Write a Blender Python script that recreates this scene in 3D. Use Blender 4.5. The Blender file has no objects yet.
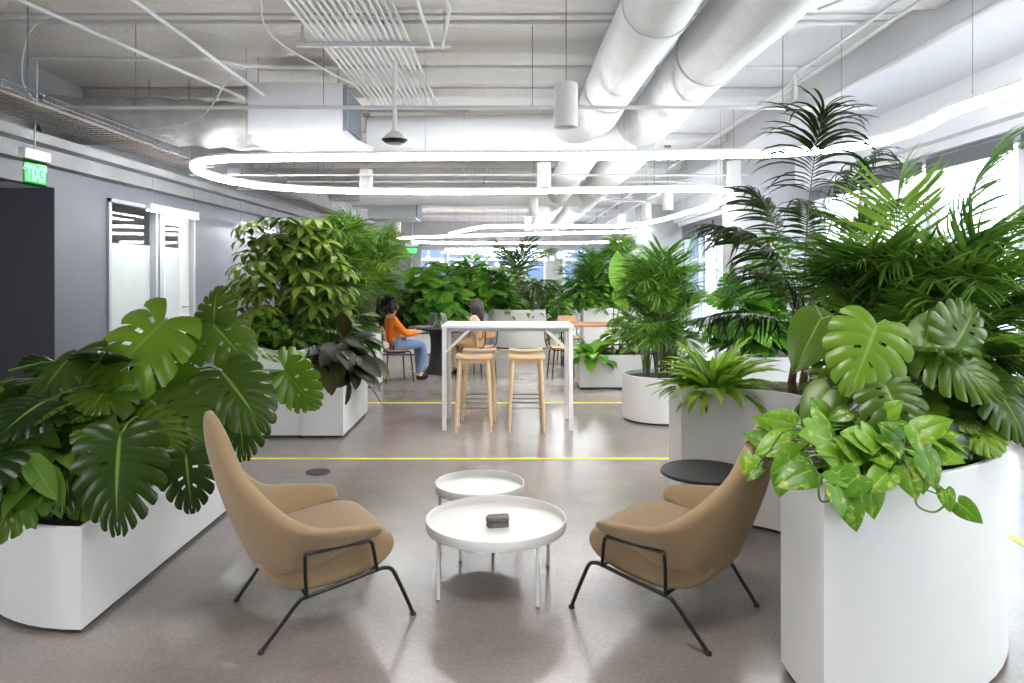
import bpy, math, random
import numpy as np
from mathutils import Vector, Matrix
R = random.Random(7)
EXPO, PEND, LEDS, WORLD = .62, 58, 29.0, 5.0
SC = bpy.context.scene
COL = SC.collection
PI = math.pi
F, CX, CY, H = 720.0, 511.5, 275.0, 1.55
def V3(px, py, d): return Vector(((px-CX)/F*d, d, H-(py-CY)/F*d))

# ---------------------------------------------------------------- materials
def lin(c):
    c = c/255.0
    return c/12.92 if c <= .04045 else ((c+.055)/1.055)**2.4
def rgb(r, g, b): return (lin(r), lin(g), lin(b), 1)
MATS = {}
def base(name):
    m = bpy.data.materials.new(name); m.use_nodes = True
    nt = m.node_tree; b = nt.nodes['Principled BSDF']
    return m, nt, b
def mat(name, col, rough=.5, metal=0, bump=0, bscale=60, var=0, vscale=3, spec=.5, sheen=0):
    if name in MATS: return MATS[name]
    m, nt, b = base(name)
    N, L = nt.nodes, nt.links
    b.inputs['Base Color'].default_value = rgb(*col)
    b.inputs['Roughness'].default_value = rough
    b.inputs['Metallic'].default_value = metal
    b.inputs['Specular IOR Level'].default_value = spec
    if sheen: b.inputs['Sheen Weight'].default_value = sheen
    tc = N.new('ShaderNodeTexCoord')
    n1 = N.new('ShaderNodeTexNoise'); n1.inputs['Scale'].default_value = vscale; n1.inputs['Detail'].default_value = 4
    L.new(tc.outputs['Object'], n1.inputs['Vector'])
    mx = N.new('ShaderNodeMix'); mx.data_type = 'RGBA'
    v = max(var, .03)
    mx.inputs['A'].default_value = rgb(*[c*(1-v) for c in col])
    mx.inputs['B'].default_value = rgb(*[min(255, c*(1+v)) for c in col])
    L.new(n1.outputs['Fac'], mx.inputs['Factor']); L.new(mx.outputs['Result'], b.inputs['Base Color'])
    if bump:
        n2 = N.new('ShaderNodeTexNoise'); n2.inputs['Scale'].default_value = bscale; n2.inputs['Detail'].default_value = 3
        L.new(tc.outputs['Object'], n2.inputs['Vector'])
        bp = N.new('ShaderNodeBump'); bp.inputs['Strength'].default_value = bump; bp.inputs['Distance'].default_value = .02
        L.new(n2.outputs['Fac'], bp.inputs['Height']); L.new(bp.outputs['Normal'], b.inputs['Normal'])
    MATS[name] = m
    return m
def emit(name, col, s):
    m, nt, b = base(name)
    b.inputs['Base Color'].default_value = rgb(*col)
    b.inputs['Emission Color'].default_value = rgb(*col); b.inputs['Emission Strength'].default_value = s
    return m
def glass(name, tint=(235,240,242), rough=.02, ior=1.5, mixw=None):
    m, nt, b = base(name); N, L = nt.nodes, nt.links; N.remove(b)
    t = N.new('ShaderNodeBsdfTransparent'); t.inputs['Color'].default_value = rgb(*tint)
    g = N.new('ShaderNodeBsdfGlossy'); g.inputs['Roughness'].default_value = rough
    lw = N.new('ShaderNodeLayerWeight'); p = N.new('ShaderNodeMath'); p.operation = 'POWER'; p.inputs[1].default_value = 5
    L.new(lw.outputs['Facing'], p.inputs[0]); f = N.new('ShaderNodeMath'); f.operation = 'MULTIPLY_ADD'
    f0 = ((ior-1)/(ior+1))**2; f.inputs[1].default_value = 1-f0; f.inputs[2].default_value = f0; L.new(p.outputs[0], f.inputs[0])
    x = N.new('ShaderNodeMixShader'); L.new(f.outputs[0], x.inputs[0]); L.new(t.outputs[0], x.inputs[1]); L.new(g.outputs[0], x.inputs[2])
    L.new(x.outputs[0], N['Material Output'].inputs['Surface'])
    return m
def leafmat(name, dark, light, vein=None, rough=.38, varieg=None, trans=.25):
    m, nt, b = base(name); N, L = nt.nodes, nt.links
    a = N.new('ShaderNodeAttribute'); a.attribute_name = 'rnd'
    md = N.new('ShaderNodeAttribute'); md.attribute_name = 'mid'
    mx = N.new('ShaderNodeMix'); mx.data_type = 'RGBA'
    mx.inputs['A'].default_value = rgb(*dark); mx.inputs['B'].default_value = rgb(*light)
    L.new(a.outputs['Fac'], mx.inputs['Factor']); out = mx.outputs['Result']
    if varieg:
        tc = N.new('ShaderNodeTexCoord'); n = N.new('ShaderNodeTexNoise'); n.inputs['Scale'].default_value = 26; n.inputs['Detail'].default_value = 7; n.inputs['Distortion'].default_value = 1.2
        L.new(tc.outputs['Object'], n.inputs['Vector'])
        r = N.new('ShaderNodeMapRange'); r.inputs['From Min'].default_value = .55; r.inputs['From Max'].default_value = .75
        L.new(n.outputs['Fac'], r.inputs['Value'])
        m2 = N.new('ShaderNodeMix'); m2.data_type = 'RGBA'; m2.inputs['B'].default_value = rgb(*varieg)
        L.new(r.outputs[0], m2.inputs['Factor']); L.new(out, m2.inputs['A']); out = m2.outputs['Result']
    if vein:
        r = N.new('ShaderNodeMapRange'); r.inputs['From Min'].default_value = .008; r.inputs['From Max'].default_value = .055
        L.new(md.outputs['Fac'], r.inputs['Value'])
        m3 = N.new('ShaderNodeMix'); m3.data_type = 'RGBA'; m3.inputs['A'].default_value = rgb(*vein)
        L.new(r.outputs[0], m3.inputs['Factor']); L.new(out, m3.inputs['B']); out = m3.outputs['Result']
    L.new(out, b.inputs['Base Color']); b.inputs['Roughness'].default_value = rough
    b.inputs['Specular IOR Level'].default_value = .33
    t = N.new('ShaderNodeBsdfTranslucent'); L.new(out, t.inputs['Color'])
    x = N.new('ShaderNodeMixShader'); x.inputs[0].default_value = trans
    L.new(b.outputs[0], x.inputs[1]); L.new(t.outputs[0], x.inputs[2]); L.new(x.outputs[0], N['Material Output'].inputs['Surface'])
    return m

M = dict(
 white=mat('white_powder_coat', (238,236,233), .42, bump=.03, bscale=200),
 planter=mat('planter_white', (222,220,217), .4, bump=.02, bscale=150),
 toe=mat('dark_plinth', (40,38,38), .6),
 soil=mat('potting_soil', (62,44,36), .95, bump=1, bscale=70, var=.35, vscale=40),
 fabric=mat('tan_wool', (156,131,99), .9, bump=.25, bscale=420, var=.05, vscale=60, spec=.2, sheen=.25),
 black=mat('black_metal', (22,22,23), .4, metal=.2),
 matblack=mat('black_tabletop', (34,33,34), .55),
 wood=mat('oak_wood', (224,190,150), .5, var=.08, vscale=14),
 brownwood=mat('ash_plywood', (200,150,104), .5, var=.12, vscale=9),
 tanwood=mat('brown_wood', (170,112,74), .5, var=.15, vscale=9),
 greywall=mat('grey_wall_paint', (116,118,127), .5, var=.03, vscale=2),
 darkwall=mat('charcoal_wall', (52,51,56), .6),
 duct=mat('duct_wrap', (234,234,235), .6, bump=.5, bscale=7, var=.06, vscale=2),
 foil=mat('crumpled_duct_insulation', (190,188,188), .4, metal=.15, bump=1, bscale=9, var=.2, vscale=5),
 pipe=mat('painted_pipe', (226,225,226), .5),
 galv=mat('galvanised_steel', (150,152,156), .4, metal=.6, var=.15),
 wire=mat('suspension_wire', (150,150,152), .5),
 blackcloth=mat('black_fabric', (24,23,25), .85),
 frame=mat('aluminium_frame', (190,192,196), .4, metal=.3),
 shade=mat('roller_blind', (96,98,104), .7),
 stem=mat('plant_stem', (86,118,52), .5, var=.15, vscale=20),
 cane=mat('palm_cane', (96,104,62), .6, var=.25, vscale=30),
 bark=mat('bark', (112,88,62), .85, bump=.8, bscale=60, var=.25, vscale=25),
 skin=mat('skin', (214,164,136), .55), hair=mat('dark_hair', (34,24,24), .5, bump=.4, bscale=150),
 orange=mat('orange_knit', (224,116,22), .9, bump=.3, bscale=300), jeans=mat('blue_denim', (112,134,168), .9, var=.1, vscale=20),
 beige=mat('beige_knit', (196,168,142), .9), khaki=mat('khaki_cloth', (188,160,122), .9), rust=mat('rust_cloth', (160,80,50), .9),
 screen=mat('laptop_grey', (120,124,128), .4, metal=.3), screen2=mat('laptop_pale', (190,200,192), .4),
 agate=mat('grey_stone', (108,100,96), .5, bump=.6, bscale=90, var=.3, vscale=60),
 yellow=mat('yellow_floor_tape', (226,222,40), .5),
 led=emit('led_diffuser', (250,252,255), LEDS),
 lampglow=emit('lamp_glow', (255,248,236), 12.0),
 bulb=emit('bulb_glow', (255,244,224), 5.0),
 exitgreen=emit('exit_green', (0,190,50), .8),
 exitbright=emit('exit_letter', (90,255,130), 1.6),
 glass=glass('window_glass', (236,242,244)),
 pglass=glass('partition_glass', (222,226,228), ior=1.6),
 exitglass=glass('exit_acrylic', (150,230,170), ior=1.4),
 frost=mat('frosted_film', (205,212,210), .6),
 crete=mat('board_concrete', (172,172,174), .75, bump=.4, bscale=12, var=.14, vscale=2.2),
 ledge=mat('white_ledge', (222,222,226), .45),
 filt=mat('filter_grey', (112,120,130), .8, var=.35, vscale=40),
 rib=mat('copper_cable', (176,128,98), .6), cablegrey=mat('grey_cable', (120,122,126), .6),
)

# ---------------------------------------------------------------- mesh builder
class MB:
    def __init__(s): s.v = []; s.f = []
    def add(s, vs, fs):
        o = len(s.v); s.v += [tuple(v) for v in vs]; s.f += [tuple(i+o for i in f) for f in fs]; return s
    def box(s, a, b):
        x0,y0,z0 = a; x1,y1,z1 = b
        x0,x1 = min(x0,x1),max(x0,x1); y0,y1=min(y0,y1),max(y0,y1); z0,z1=min(z0,z1),max(z0,z1)
        return s.add([(x0,y0,z0),(x1,y0,z0),(x1,y1,z0),(x0,y1,z0),(x0,y0,z1),(x1,y0,z1),(x1,y1,z1),(x0,y1,z1)],
              [(0,3,2,1),(4,5,6,7),(0,1,5,4),(1,2,6,5),(2,3,7,6),(3,0,4,7)])
    def bar(s, p, q, w, h=None, up=(0,0,1)):
        h = h or w; p = Vector(p); q = Vector(q); t = (q-p).normalized(); u = Vector(up)
        if abs(t.dot(u)) > .98: u = Vector((0,1,0))
        x = t.cross(u).normalized(); y = x.cross(t)
        c = [(-w/2,-h/2),(w/2,-h/2),(w/2,h/2),(-w/2,h/2)]
        vs = [p+x*a+y*b for a,b in c]+[q+x*a+y*b for a,b in c]
        return s.add(vs, [(0,1,2,3),(7,6,5,4),(0,4,5,1),(1,5,6,2),(2,6,7,3),(3,7,4,0)])
    def tube(s, pts, r, seg=8, caps=True, closed=False, sq=1.0):
        P = [Vector(p) for p in pts]; n = len(P); rs = r if isinstance(r,(list,tuple)) else [r]*n
        vs = []; fs = []; x = None
        for i,p in enumerate(P):
            a = P[i-1] if (i or closed) else p; b = P[(i+1)%n] if (i < n-1 or closed) else p
            t = (b-a).normalized() if (b-a).length > 1e-9 else Vector((0,0,1))
            if x is None:
                u = Vector((0,0,1)) if abs(t.z) < .9 else Vector((1,0,0)); x = t.cross(u).normalized()
            else:
                x = x - t*x.dot(t); x = x.normalized() if x.length > 1e-6 else t.orthogonal().normalized()
            y = t.cross(x)
            for k in range(seg):
                an = 2*PI*(k+.5)/seg; vs.append(p + x*(math.cos(an)*rs[i]) + y*(math.sin(an)*rs[i]*sq))
        m = n if closed else n-1
        for i in range(m):
            for k in range(seg):
                k2 = (k+1)%seg; j = (i+1)%n
                fs.append((i*seg+k, i*seg+k2, j*seg+k2, j*seg+k))
        if caps and not closed:
            fs.append(tuple(reversed(range(seg)))); fs.append(tuple((n-1)*seg+k for k in range(seg)))
        return s.add(vs, fs)
    def lathe(s, prof, c=(0,0,0), seg=32):
        vs = []; fs = []; c = Vector(c); n = len(prof)
        for r,z in prof:
            for k in range(seg):
                a = 2*PI*k/seg; vs.append(c+Vector((r*math.cos(a), r*math.sin(a), z)))
        for i in range(n-1):
            for k in range(seg):
                k2=(k+1)%seg; fs.append((i*seg+k, i*seg+k2, (i+1)*seg+k2, (i+1)*seg+k))
        if prof[0][0] > 1e-4: fs.append(tuple(reversed(range(seg))))
        if prof[-1][0] > 1e-4: fs.append(tuple((n-1)*seg+k for k in range(seg)))
        return s.add(vs, fs)
    def prism(s, poly, z0, z1):
        n = len(poly); vs = [(x,y,z0) for x,y in poly]+[(x,y,z1) for x,y in poly]
        fs = [tuple(reversed(range(n))), tuple(range(n,2*n))]+[(i,(i+1)%n,n+(i+1)%n,n+i) for i in range(n)]
        return s.add(vs, fs)
    def ball(s, c, r, seg=16, rings=10, sc=(1,1,1)):
        pr = []
        vs=[];fs=[]
        for i in range(rings+1):
            a = PI*i/rings
            for k in range(seg):
                b=2*PI*k/seg; vs.append((c[0]+r*sc[0]*math.sin(a)*math.cos(b), c[1]+r*sc[1]*math.sin(a)*math.sin(b), c[2]-r*sc[2]*math.cos(a)))
        for i in range(rings):
            for k in range(seg):
                k2=(k+1)%seg; fs.append((i*seg+k,i*seg+k2,(i+1)*seg+k2,(i+1)*seg+k))
        return s.add(vs,fs)
def link(o, parent=None):
    COL.objects.link(o)
    if parent is not None: o.parent = parent
    return o
def worldoff(p):
    off = Vector((0,0,0))
    while p is not None: off += p.location; p = p.parent
    return off
def obj(name, mb, m, parent=None, world=False, smooth=True, bevel=0, angle=35, sub=0):
    me = bpy.data.meshes.new(name)
    vs = mb.v
    if world and parent is not None:
        o = worldoff(parent); vs = [(a-o.x, b-o.y, c-o.z) for a,b,c in vs]
    elif parent is None or world:
        # top level: put the origin at the base centre of the mesh
        a = np.array(vs); mn = a.min(0); mx = a.max(0); o = ((mn[0]+mx[0])/2, (mn[1]+mx[1])/2, mn[2])
        vs = (a-np.array(o)).tolist()
    me.from_pydata(vs, [], mb.f); me.validate()
    import bmesh
    b = bmesh.new(); b.from_mesh(me); bmesh.ops.remove_doubles(b, verts=b.verts, dist=1e-5)
    bmesh.ops.recalc_face_normals(b, faces=b.faces); b.to_mesh(me); b.free()
    if smooth:
        me.shade_smooth()
        if angle: me.set_sharp_from_angle(angle=math.radians(angle))
    me.materials.append(m)
    ob = bpy.data.objects.new(name, me); link(ob, parent)
    if parent is None: ob.location = o
    if bevel:
        bm_ = ob.modifiers.new('bevel','BEVEL'); bm_.width = bevel; bm_.segments = 3; bm_.limit_method = 'ANGLE'
    if sub:
        sm = ob.modifiers.new('sub','SUBSURF'); sm.levels = sub; sm.render_levels = sub
    return ob
def thing(name, label, cat, loc=(0,0,0), rz=0, group=None):
    o = bpy.data.objects.new(name, None); COL.objects.link(o); o.location = loc; o.rotation_euler = (0,0,rz)
    o.empty_display_size = .1
    o['label'] = label; o['category'] = cat
    if group: o['group'] = group
    return o
def tag(o, label, cat, group=None, kind=None):
    o['label'] = label; o['category'] = cat
    if group: o['group'] = group
    if kind: o['kind'] = kind
    return o
def struct(name, mb, m, parent=None, **k):
    o = obj(name, mb, m, parent, **k)
    if parent is None: o['kind'] = 'structure'
    return o
def dup(root, loc, rz, label=None, group=None):
    r = root.copy(); COL.objects.link(r); r.location = loc; r.rotation_euler = (0,0,rz)
    if label: r['label'] = label
    if group: r['group'] = group
    def rec(a, b):
        for ch in [c for c in COL.objects if c.parent == a]:
            c = ch.copy(); COL.objects.link(c); c.parent = b
            rec(ch, c)
    rec(root, r)
    return r
def bez(p0, p1, p2, n=8):
    p0,p1,p2 = Vector(p0),Vector(p1),Vector(p2)
    return [p0*(1-t)**2 + p1*2*t*(1-t) + p2*t*t for t in [i/n for i in range(n+1)]]
def catmull(pts, n=6):
    P = [Vector(p) for p in pts]; P = [P[0]*2-P[1]]+P+[P[-1]*2-P[-2]]; out=[]
    for i in range(1,len(P)-2):
        for k in range(n):
            t=k/n; a,b,c,d = P[i-1],P[i],P[i+1],P[i+2]
            out.append(.5*((2*b)+(c-a)*t+(2*a-5*b+4*c-d)*t*t+(3*b-a-3*c+d)*t**3))
    out.append(P[-2]); return out
def arc(cx, cy, r, a0, a1, n=16):
    return [(cx+r*math.cos(math.radians(a0+(a1-a0)*i/n)), cy+r*math.sin(math.radians(a0+(a1-a0)*i/n))) for i in range(n+1)]
def inset(poly, d):
    n=len(poly); out=[]
    area = sum(poly[i][0]*poly[(i+1)%n][1]-poly[(i+1)%n][0]*poly[i][1] for i in range(n))
    sg = 1 if area>0 else -1
    for i in range(n):
        p=Vector(poly[i-1]); q=Vector(poly[i]); r=Vector(poly[(i+1)%n])
        a=(q-p).normalized(); b=(r-q).normalized()
        n1=Vector((-a.y,a.x))*sg; n2=Vector((-b.y,b.x))*sg
        m=(n1+n2); L=m.length; m = m/L if L>1e-6 else n1
        k=min(d/max(m.dot(n1),.35), 3*d); out.append(tuple(q+m*k))
    return out

# ---------------------------------------------------------------- leaves
class Leaves:
    def __init__(s): s.V=[]; s.F=[]; s.r=[]; s.m=[]; s.n=0
    def put(s, T, pos, d, nrm, size, droop=0, rnd=None, wide=1.0):
        v, f, mid = T
        d = np.array(d, float); d /= np.linalg.norm(d)+1e-9
        n = np.array(nrm, float); n -= d*n.dot(d); ln = np.linalg.norm(n)
        if ln < 1e-3:
            n = np.cross(d, [1,0,.1]); ln = np.linalg.norm(n)
        n /= ln; x = np.cross(d, n)
        X = v[:,0]*wide; Y = v[:,1]; Z = v[:,2]
        if abs(droop) > 1e-3:
            th = droop*Y; Y2 = np.sin(th)/droop + Z*np.sin(th); Z2 = Z*np.cos(th) - (1-np.cos(th))/droop
        else: Y2, Z2 = Y, Z
        W = np.array(pos, float) + size*(X[:,None]*x + Y2[:,None]*d + Z2[:,None]*n)
        s.V.append(W); s.F.append(f + s.n); s.n += len(v)
        s.r.append(np.full(len(v), R.random() if rnd is None else rnd)); s.m.append(mid)
        return s
    def build(s, name, m, parent):
        o = worldoff(parent)
        V = np.concatenate(s.V) - np.array([o.x,o.y,o.z]); Fq = np.concatenate(s.F)
        me = bpy.data.meshes.new(name)
        me.vertices.add(len(V)); me.vertices.foreach_set('co', V.astype(np.float32).ravel())
        me.loops.add(Fq.size); me.loops.foreach_set('vertex_index', Fq.astype(np.int32).ravel())
        me.polygons.add(len(Fq)); me.polygons.foreach_set('loop_start', np.arange(0, Fq.size, 4, dtype=np.int32))
        me.update(calc_edges=True)
        for nm, arr in (('rnd', s.r), ('mid', s.m)):
            at = me.attributes.new(nm, 'FLOAT', 'POINT'); at.data.foreach_set('value', np.concatenate(arr).astype(np.float32))
        me.shade_smooth(); me.materials.append(m)
        ob = bpy.data.objects.new(name, me); link(ob, parent); return ob
def grid_t(P, na, nb):      # P(i,j)->(x,y,z,mid); returns template
    v=[];m=[]
    for i in range(na+1):
        for j in range(nb+1):
            a=P(i/na, j/nb); v.append(a[:3]); m.append(a[3])
    f=[(i*(nb+1)+j, (i+1)*(nb+1)+j, (i+1)*(nb+1)+j+1, i*(nb+1)+j+1) for i in range(na) for j in range(nb)]
    return np.array(v,float), np.array(f,int), np.array(m,float)
def join_t(ts):
    v=[];f=[];m=[];n=0
    for a,b,c in ts: v.append(a); f.append(b+n); m.append(c); n+=len(a)
    return np.concatenate(v),np.concatenate(f),np.concatenate(m)
def strip_t(nl, wf, fold=.3, na=1, wave=0):
    def P(t, s):
        u = 2*s-1; w = wf(t)
        return (u*w, t, fold*abs(u)*w + wave*abs(u)*math.sin(t*22), abs(u))
    return grid_t(P, nl, 2*na)
def interp(xs, ys, t):
    for i in range(len(xs)-1):
        if t <= xs[i+1]: k=(t-xs[i])/(xs[i+1]-xs[i]); return ys[i]+(ys[i+1]-ys[i])*k
    return ys[-1]
def heart_pt(t, s, side, Rk, ph0=145, ph1=12, reach=.9):
    ph = math.radians(ph0 + (ph1-ph0)*t**.8 - 20*s)
    rr = interp([0,.12,.35,.6,.85,1], Rk, t)*s
    y = reach*t**1.15 + rr*math.cos(ph); x = side*rr*math.sin(ph)
    z = .18*rr - .55*rr*rr
    return x, y, z
def monstera_t(nl=6, s0=.38, gap=.45, seed=0, rows=4, na=6):
    rr_ = random.Random(seed); Rk = [.36,.50,.56,.48,.34,.13]; ts=[]
    for side in (-1,1):
        for k in range(nl):
            s0k = s0*rr_.uniform(.8,1.3); g = gap*rr_.uniform(.7,1.2)
            if k == nl-1: g *= .5
            def P(a, s, k=k, s0k=s0k, g=g, side=side):
                c = .5; ss = max(0, (s-s0k)/(1-s0k)); aa = c+(a-c)*(1-g*ss**.9)
                if k == 0: aa = a if a < .5 else aa
                t = (k+aa)/nl
                rnd_ = 1 - .07*abs(2*a-1)**4*(1 if s > .5 else 0)*s
                x,y,z = heart_pt(min(1,t), s*rnd_, side, Rk)
                z -= .03*(2*a-1)**2*s
                return x,y,z, s
            v,f,m = grid_t(P, rows, na)
            if 1 <= k <= 4 and rr_.random() < .4:     # small hole beside the midrib
                f = np.array([q for i,q in enumerate(f) if not (i//na == 0 and i%na == 1)])
            ts.append((v,f,m))
    return join_t(ts)
def heart_t(Rk=(.30,.40,.38,.29,.18,.05), n=10, na=4, ph0=140):
    ts=[]
    for side in (-1,1):
        ts.append(grid_t(lambda t,s,side=side: heart_pt(t,s,side,Rk,ph0,10)+(s,), n, na))
    return join_t(ts)
def lance(w, p=.45):     # lanceolate outline
    return lambda t: w*(max(0,math.sin(PI*min(1,t**p*1.0)))**.9)+.002
T_mon = [monstera_t(8,.50,.22,1), monstera_t(7,.58,.18,2), monstera_t(9,.42,.28,3)]
T_heart = heart_t()
T_heartS = heart_t(n=5, na=2)
T_leafl = strip_t(4, lambda t: .036*(1-t)**.5*min(1,t*6+.25), .5)            # palm leaflet
T_leaflF = strip_t(2, lambda t: .046*(1-t)**.5*min(1,t*6+.3), .5)
T_kent = strip_t(6, lambda t: .034*min(1,t*7+.3)*(1-t**3)**.8+.001, .6)
T_oval = strip_t(6, lambda t: .22*math.sin(PI*t**.85)**.75+.004, .25, 2)
T_ovalS = strip_t(3, lambda t: .24*math.sin(PI*min(.999,t**.85))**.75+.006, .25, 1)
T_lily = strip_t(7, lambda t: .15*math.sin(PI*t**.8)**.8+.004, .35, 1, .006)
T_strap = strip_t(8, lambda t: .075*min(1,t*2.5+.3)*(1-t**4)+.002, .45, 1, .008)
T_sword = strip_t(6, lambda t: .035*min(1,t*3+.5)*(1-t**2)+.001, .5)
def umbrella_t(n=8, seg=4):
    L = Leaves(); lf = strip_t(seg, lambda t: .15*math.sin(PI*min(.999,max(.001,(t-.12)/.88))**.9)**.8+.006 if t>.12 else .008, .2, 1)
    for i in range(n):
        a = 2*PI*i/n
        L.put(lf, (0,0,0), (math.cos(a), math.sin(a), .25), (0,0,1), 1.0 if i%2 else .88, 1.1, rnd=0)
    return np.concatenate(L.V), np.concatenate(L.F), np.concatenate(L.m)
T_umb = umbrella_t(); T_umbF = umbrella_t(7,2)
def rv(a=1): return Vector((R.uniform(-a,a),R.uniform(-a,a),R.uniform(-a,a)))
def frond(L, S, path, n=26, ll=.3, T=T_leafl, a0=70, a1=25, t0=.25, r=.008, droop=.9, lift=.15, wide=1.0, rn=None, side=None):
    P = [Vector(p) for p in path]; m=len(P)-1
    S.tube(P, [r*(1-.75*i/m) for i in range(m+1)], 5)
    rn = R.random() if rn is None else rn
    for i in range(n):
        t = t0+(1-t0)*(i/(n-1)); k = min(m-1e-6, t*m); j=int(k); p = P[j].lerp(P[j+1], k-j); T_=(P[j+1]-P[j]).normalized()
        up = Vector((0,0,1)); up = (up - T_*up.dot(T_))
        up = up.normalized() if up.length > .15 else T_.orthogonal().normalized()
        sd = T_.cross(up); u=(t-t0)/(1-t0)
        if side is not None: sd = (Vector(side)-T_*T_.dot(Vector(side))).normalized(); up = Vector((0,-.3,1))
        an = math.radians(a0+(a1-a0)*u); le = ll*(.55+.9*math.sin(PI*min(1,(u*.8+.15))))*.75
        for s in (-1,1):
            d = T_*math.cos(an)+sd*(s*math.sin(an))+up*lift+rv(.09)
            L.put(T, p, d, up+rv(.25), le*R.uniform(.85,1.1), droop*R.uniform(.6,1.3), rnd=min(1,max(0,rn+R.uniform(-.25,.25))), wide=wide)
# ================================================================ ROOM
Y0, Y1 = -3.5, 33.0
XL, XR = -5.13, 5.05
def floor_mat():
    m, nt, b = base('polished_concrete'); N, L = nt.nodes, nt.links
    tc = N.new('ShaderNodeTexCoord')
    n = N.new('ShaderNodeTexNoise'); n.inputs['Scale'].default_value = .9; n.inputs['Detail'].default_value = 8; n.inputs['Roughness'].default_value = .65
    L.new(tc.outputs['Object'], n.inputs['Vector'])
    r = N.new('ShaderNodeValToRGB'); r.color_ramp.elements[0].position = .35; r.color_ramp.elements[1].position = .68
    r.color_ramp.elements[0].color = rgb(127,117,110); r.color_ramp.elements[1].color = rgb(152,143,137)
    L.new(n.outputs['Fac'], r.inputs[0])
    n2 = N.new('ShaderNodeTexNoise'); n2.inputs['Scale'].default_value = 55; n2.inputs['Detail'].default_value = 4
    L.new(tc.outputs['Object'], n2.inputs['Vector'])
    r2 = N.new('ShaderNodeValToRGB'); r2.color_ramp.elements[0].position = .42; r2.color_ramp.elements[1].position = .75
    r2.color_ramp.elements[0].color = (.82,.82,.82,1); r2.color_ramp.elements[1].color = (1.15,1.15,1.15,1)
    L.new(n2.outputs['Fac'], r2.inputs[0])
    mx = N.new('ShaderNodeMix'); mx.data_type = 'RGBA'; mx.blend_type = 'MULTIPLY'; mx.inputs['Factor'].default_value = .6
    L.new(r.outputs[0], mx.inputs['A']); L.new(r2.outputs[0], mx.inputs['B'])
    # sawn control joints
    br = N.new('ShaderNodeTexBrick'); br.offset = 0; br.inputs['Scale'].default_value = 1
    br.inputs['Brick Width'].default_value = 9; br.inputs['Row Height'].default_value = 4.5; br.inputs['Mortar Size'].default_value = .004
    br.inputs['Color1'].default_value = br.inputs['Color2'].default_value = (1,1,1,1); br.inputs['Mortar'].default_value = (.45,.43,.42,1)
    mp = N.new('ShaderNodeMapping'); mp.inputs['Location'].default_value = (0.6, .45, 0)
    L.new(tc.outputs['Object'], mp.inputs['Vector']); L.new(mp.outputs[0], br.inputs['Vector'])
    m2 = N.new('ShaderNodeMix'); m2.data_type = 'RGBA'; m2.blend_type = 'MULTIPLY'; m2.inputs['Factor'].default_value = .8
    L.new(mx.outputs['Result'], m2.inputs['A']); L.new(br.outputs['Color'], m2.inputs['B'])
    L.new(m2.outputs['Result'], b.inputs['Base Color'])
    r3 = N.new('ShaderNodeMapRange'); r3.inputs['To Min'].default_value = .13; r3.inputs['To Max'].default_value = .3
    L.new(n.outputs['Fac'], r3.inputs['Value']); L.new(r3.outputs[0], b.inputs['Roughness'])
    b.inputs['Specular IOR Level'].default_value = .65
    bp = N.new('ShaderNodeBump'); bp.inputs['Strength'].default_value = .05; bp.inputs['Distance'].default_value = .01
    L.new(n2.outputs['Fac'], bp.inputs['Height']); L.new(bp.outputs[0], b.inputs['Normal'])
    return m
def ceil_mat():
    m, nt, b = base('sprayed_ceiling'); N, L = nt.nodes, nt.links
    tc = N.new('ShaderNodeTexCoord'); g = N.new('ShaderNodeNewGeometry')
    sx = N.new('ShaderNodeSeparateXYZ'); L.new(g.outputs['Position'], sx.inputs[0])
    r = N.new('ShaderNodeMapRange'); r.inputs['From Min'].default_value = -1.5; r.inputs['From Max'].default_value = 1.5
    L.new(sx.outputs['X'], r.inputs['Value'])
    n = N.new('ShaderNodeTexNoise'); n.inputs['Scale'].default_value = 14; n.inputs['Detail'].default_value = 8
    n0 = N.new('ShaderNodeTexNoise'); n0.inputs['Scale'].default_value = 1.1; n0.inputs['Detail'].default_value = 3
    L.new(g.outputs['Position'], n.inputs['Vector']); L.new(g.outputs['Position'], n0.inputs['Vector'])
    a = N.new('ShaderNodeValToRGB'); a.color_ramp.elements[0].color = rgb(212,204,200); a.color_ramp.elements[1].color = rgb(238,233,230)
    c = N.new('ShaderNodeValToRGB'); c.color_ramp.elements[0].color = rgb(226,226,228); c.color_ramp.elements[1].color = rgb(240,240,242)
    L.new(n0.outputs['Fac'], a.inputs[0]); L.new(n0.outputs['Fac'], c.inputs[0])
    mx = N.new('ShaderNodeMix'); mx.data_type = 'RGBA'; L.new(r.outputs[0], mx.inputs['Factor']); L.new(a.outputs[0], mx.inputs['A']); L.new(c.outputs[0], mx.inputs['B'])
    L.new(mx.outputs['Result'], b.inputs['Base Color']); b.inputs['Roughness'].default_value = .9
    bp = N.new('ShaderNodeBump'); bp.inputs['Strength'].default_value = .6; bp.inputs['Distance'].default_value = .03
    L.new(n.outputs['Fac'], bp.inputs['Height']); L.new(bp.outputs[0], b.inputs['Normal'])
    return m
CM = ceil_mat()
o = struct('floor', MB().box((-9, Y0, -.2), (XR+.3, Y1+.4, 0)), floor_mat(), smooth=False)
struct('ceiling', MB().box((-9, Y0, 4.0), (XR+.3, Y1+.4, 4.15)), CM, smooth=False)
# crossing beams of the ceiling
k = 0
for y in [-1.2, 1.9, 5.85, 9.4, 12.4, 15.6, 18.8, 22, 25.2, 28.4]:
    k += 1
    struct('trim_%d' % k, MB().box((-7, y, 3.86), (3.72, y+.45, 4.0)), CM, smooth=False, bevel=.03)
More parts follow.
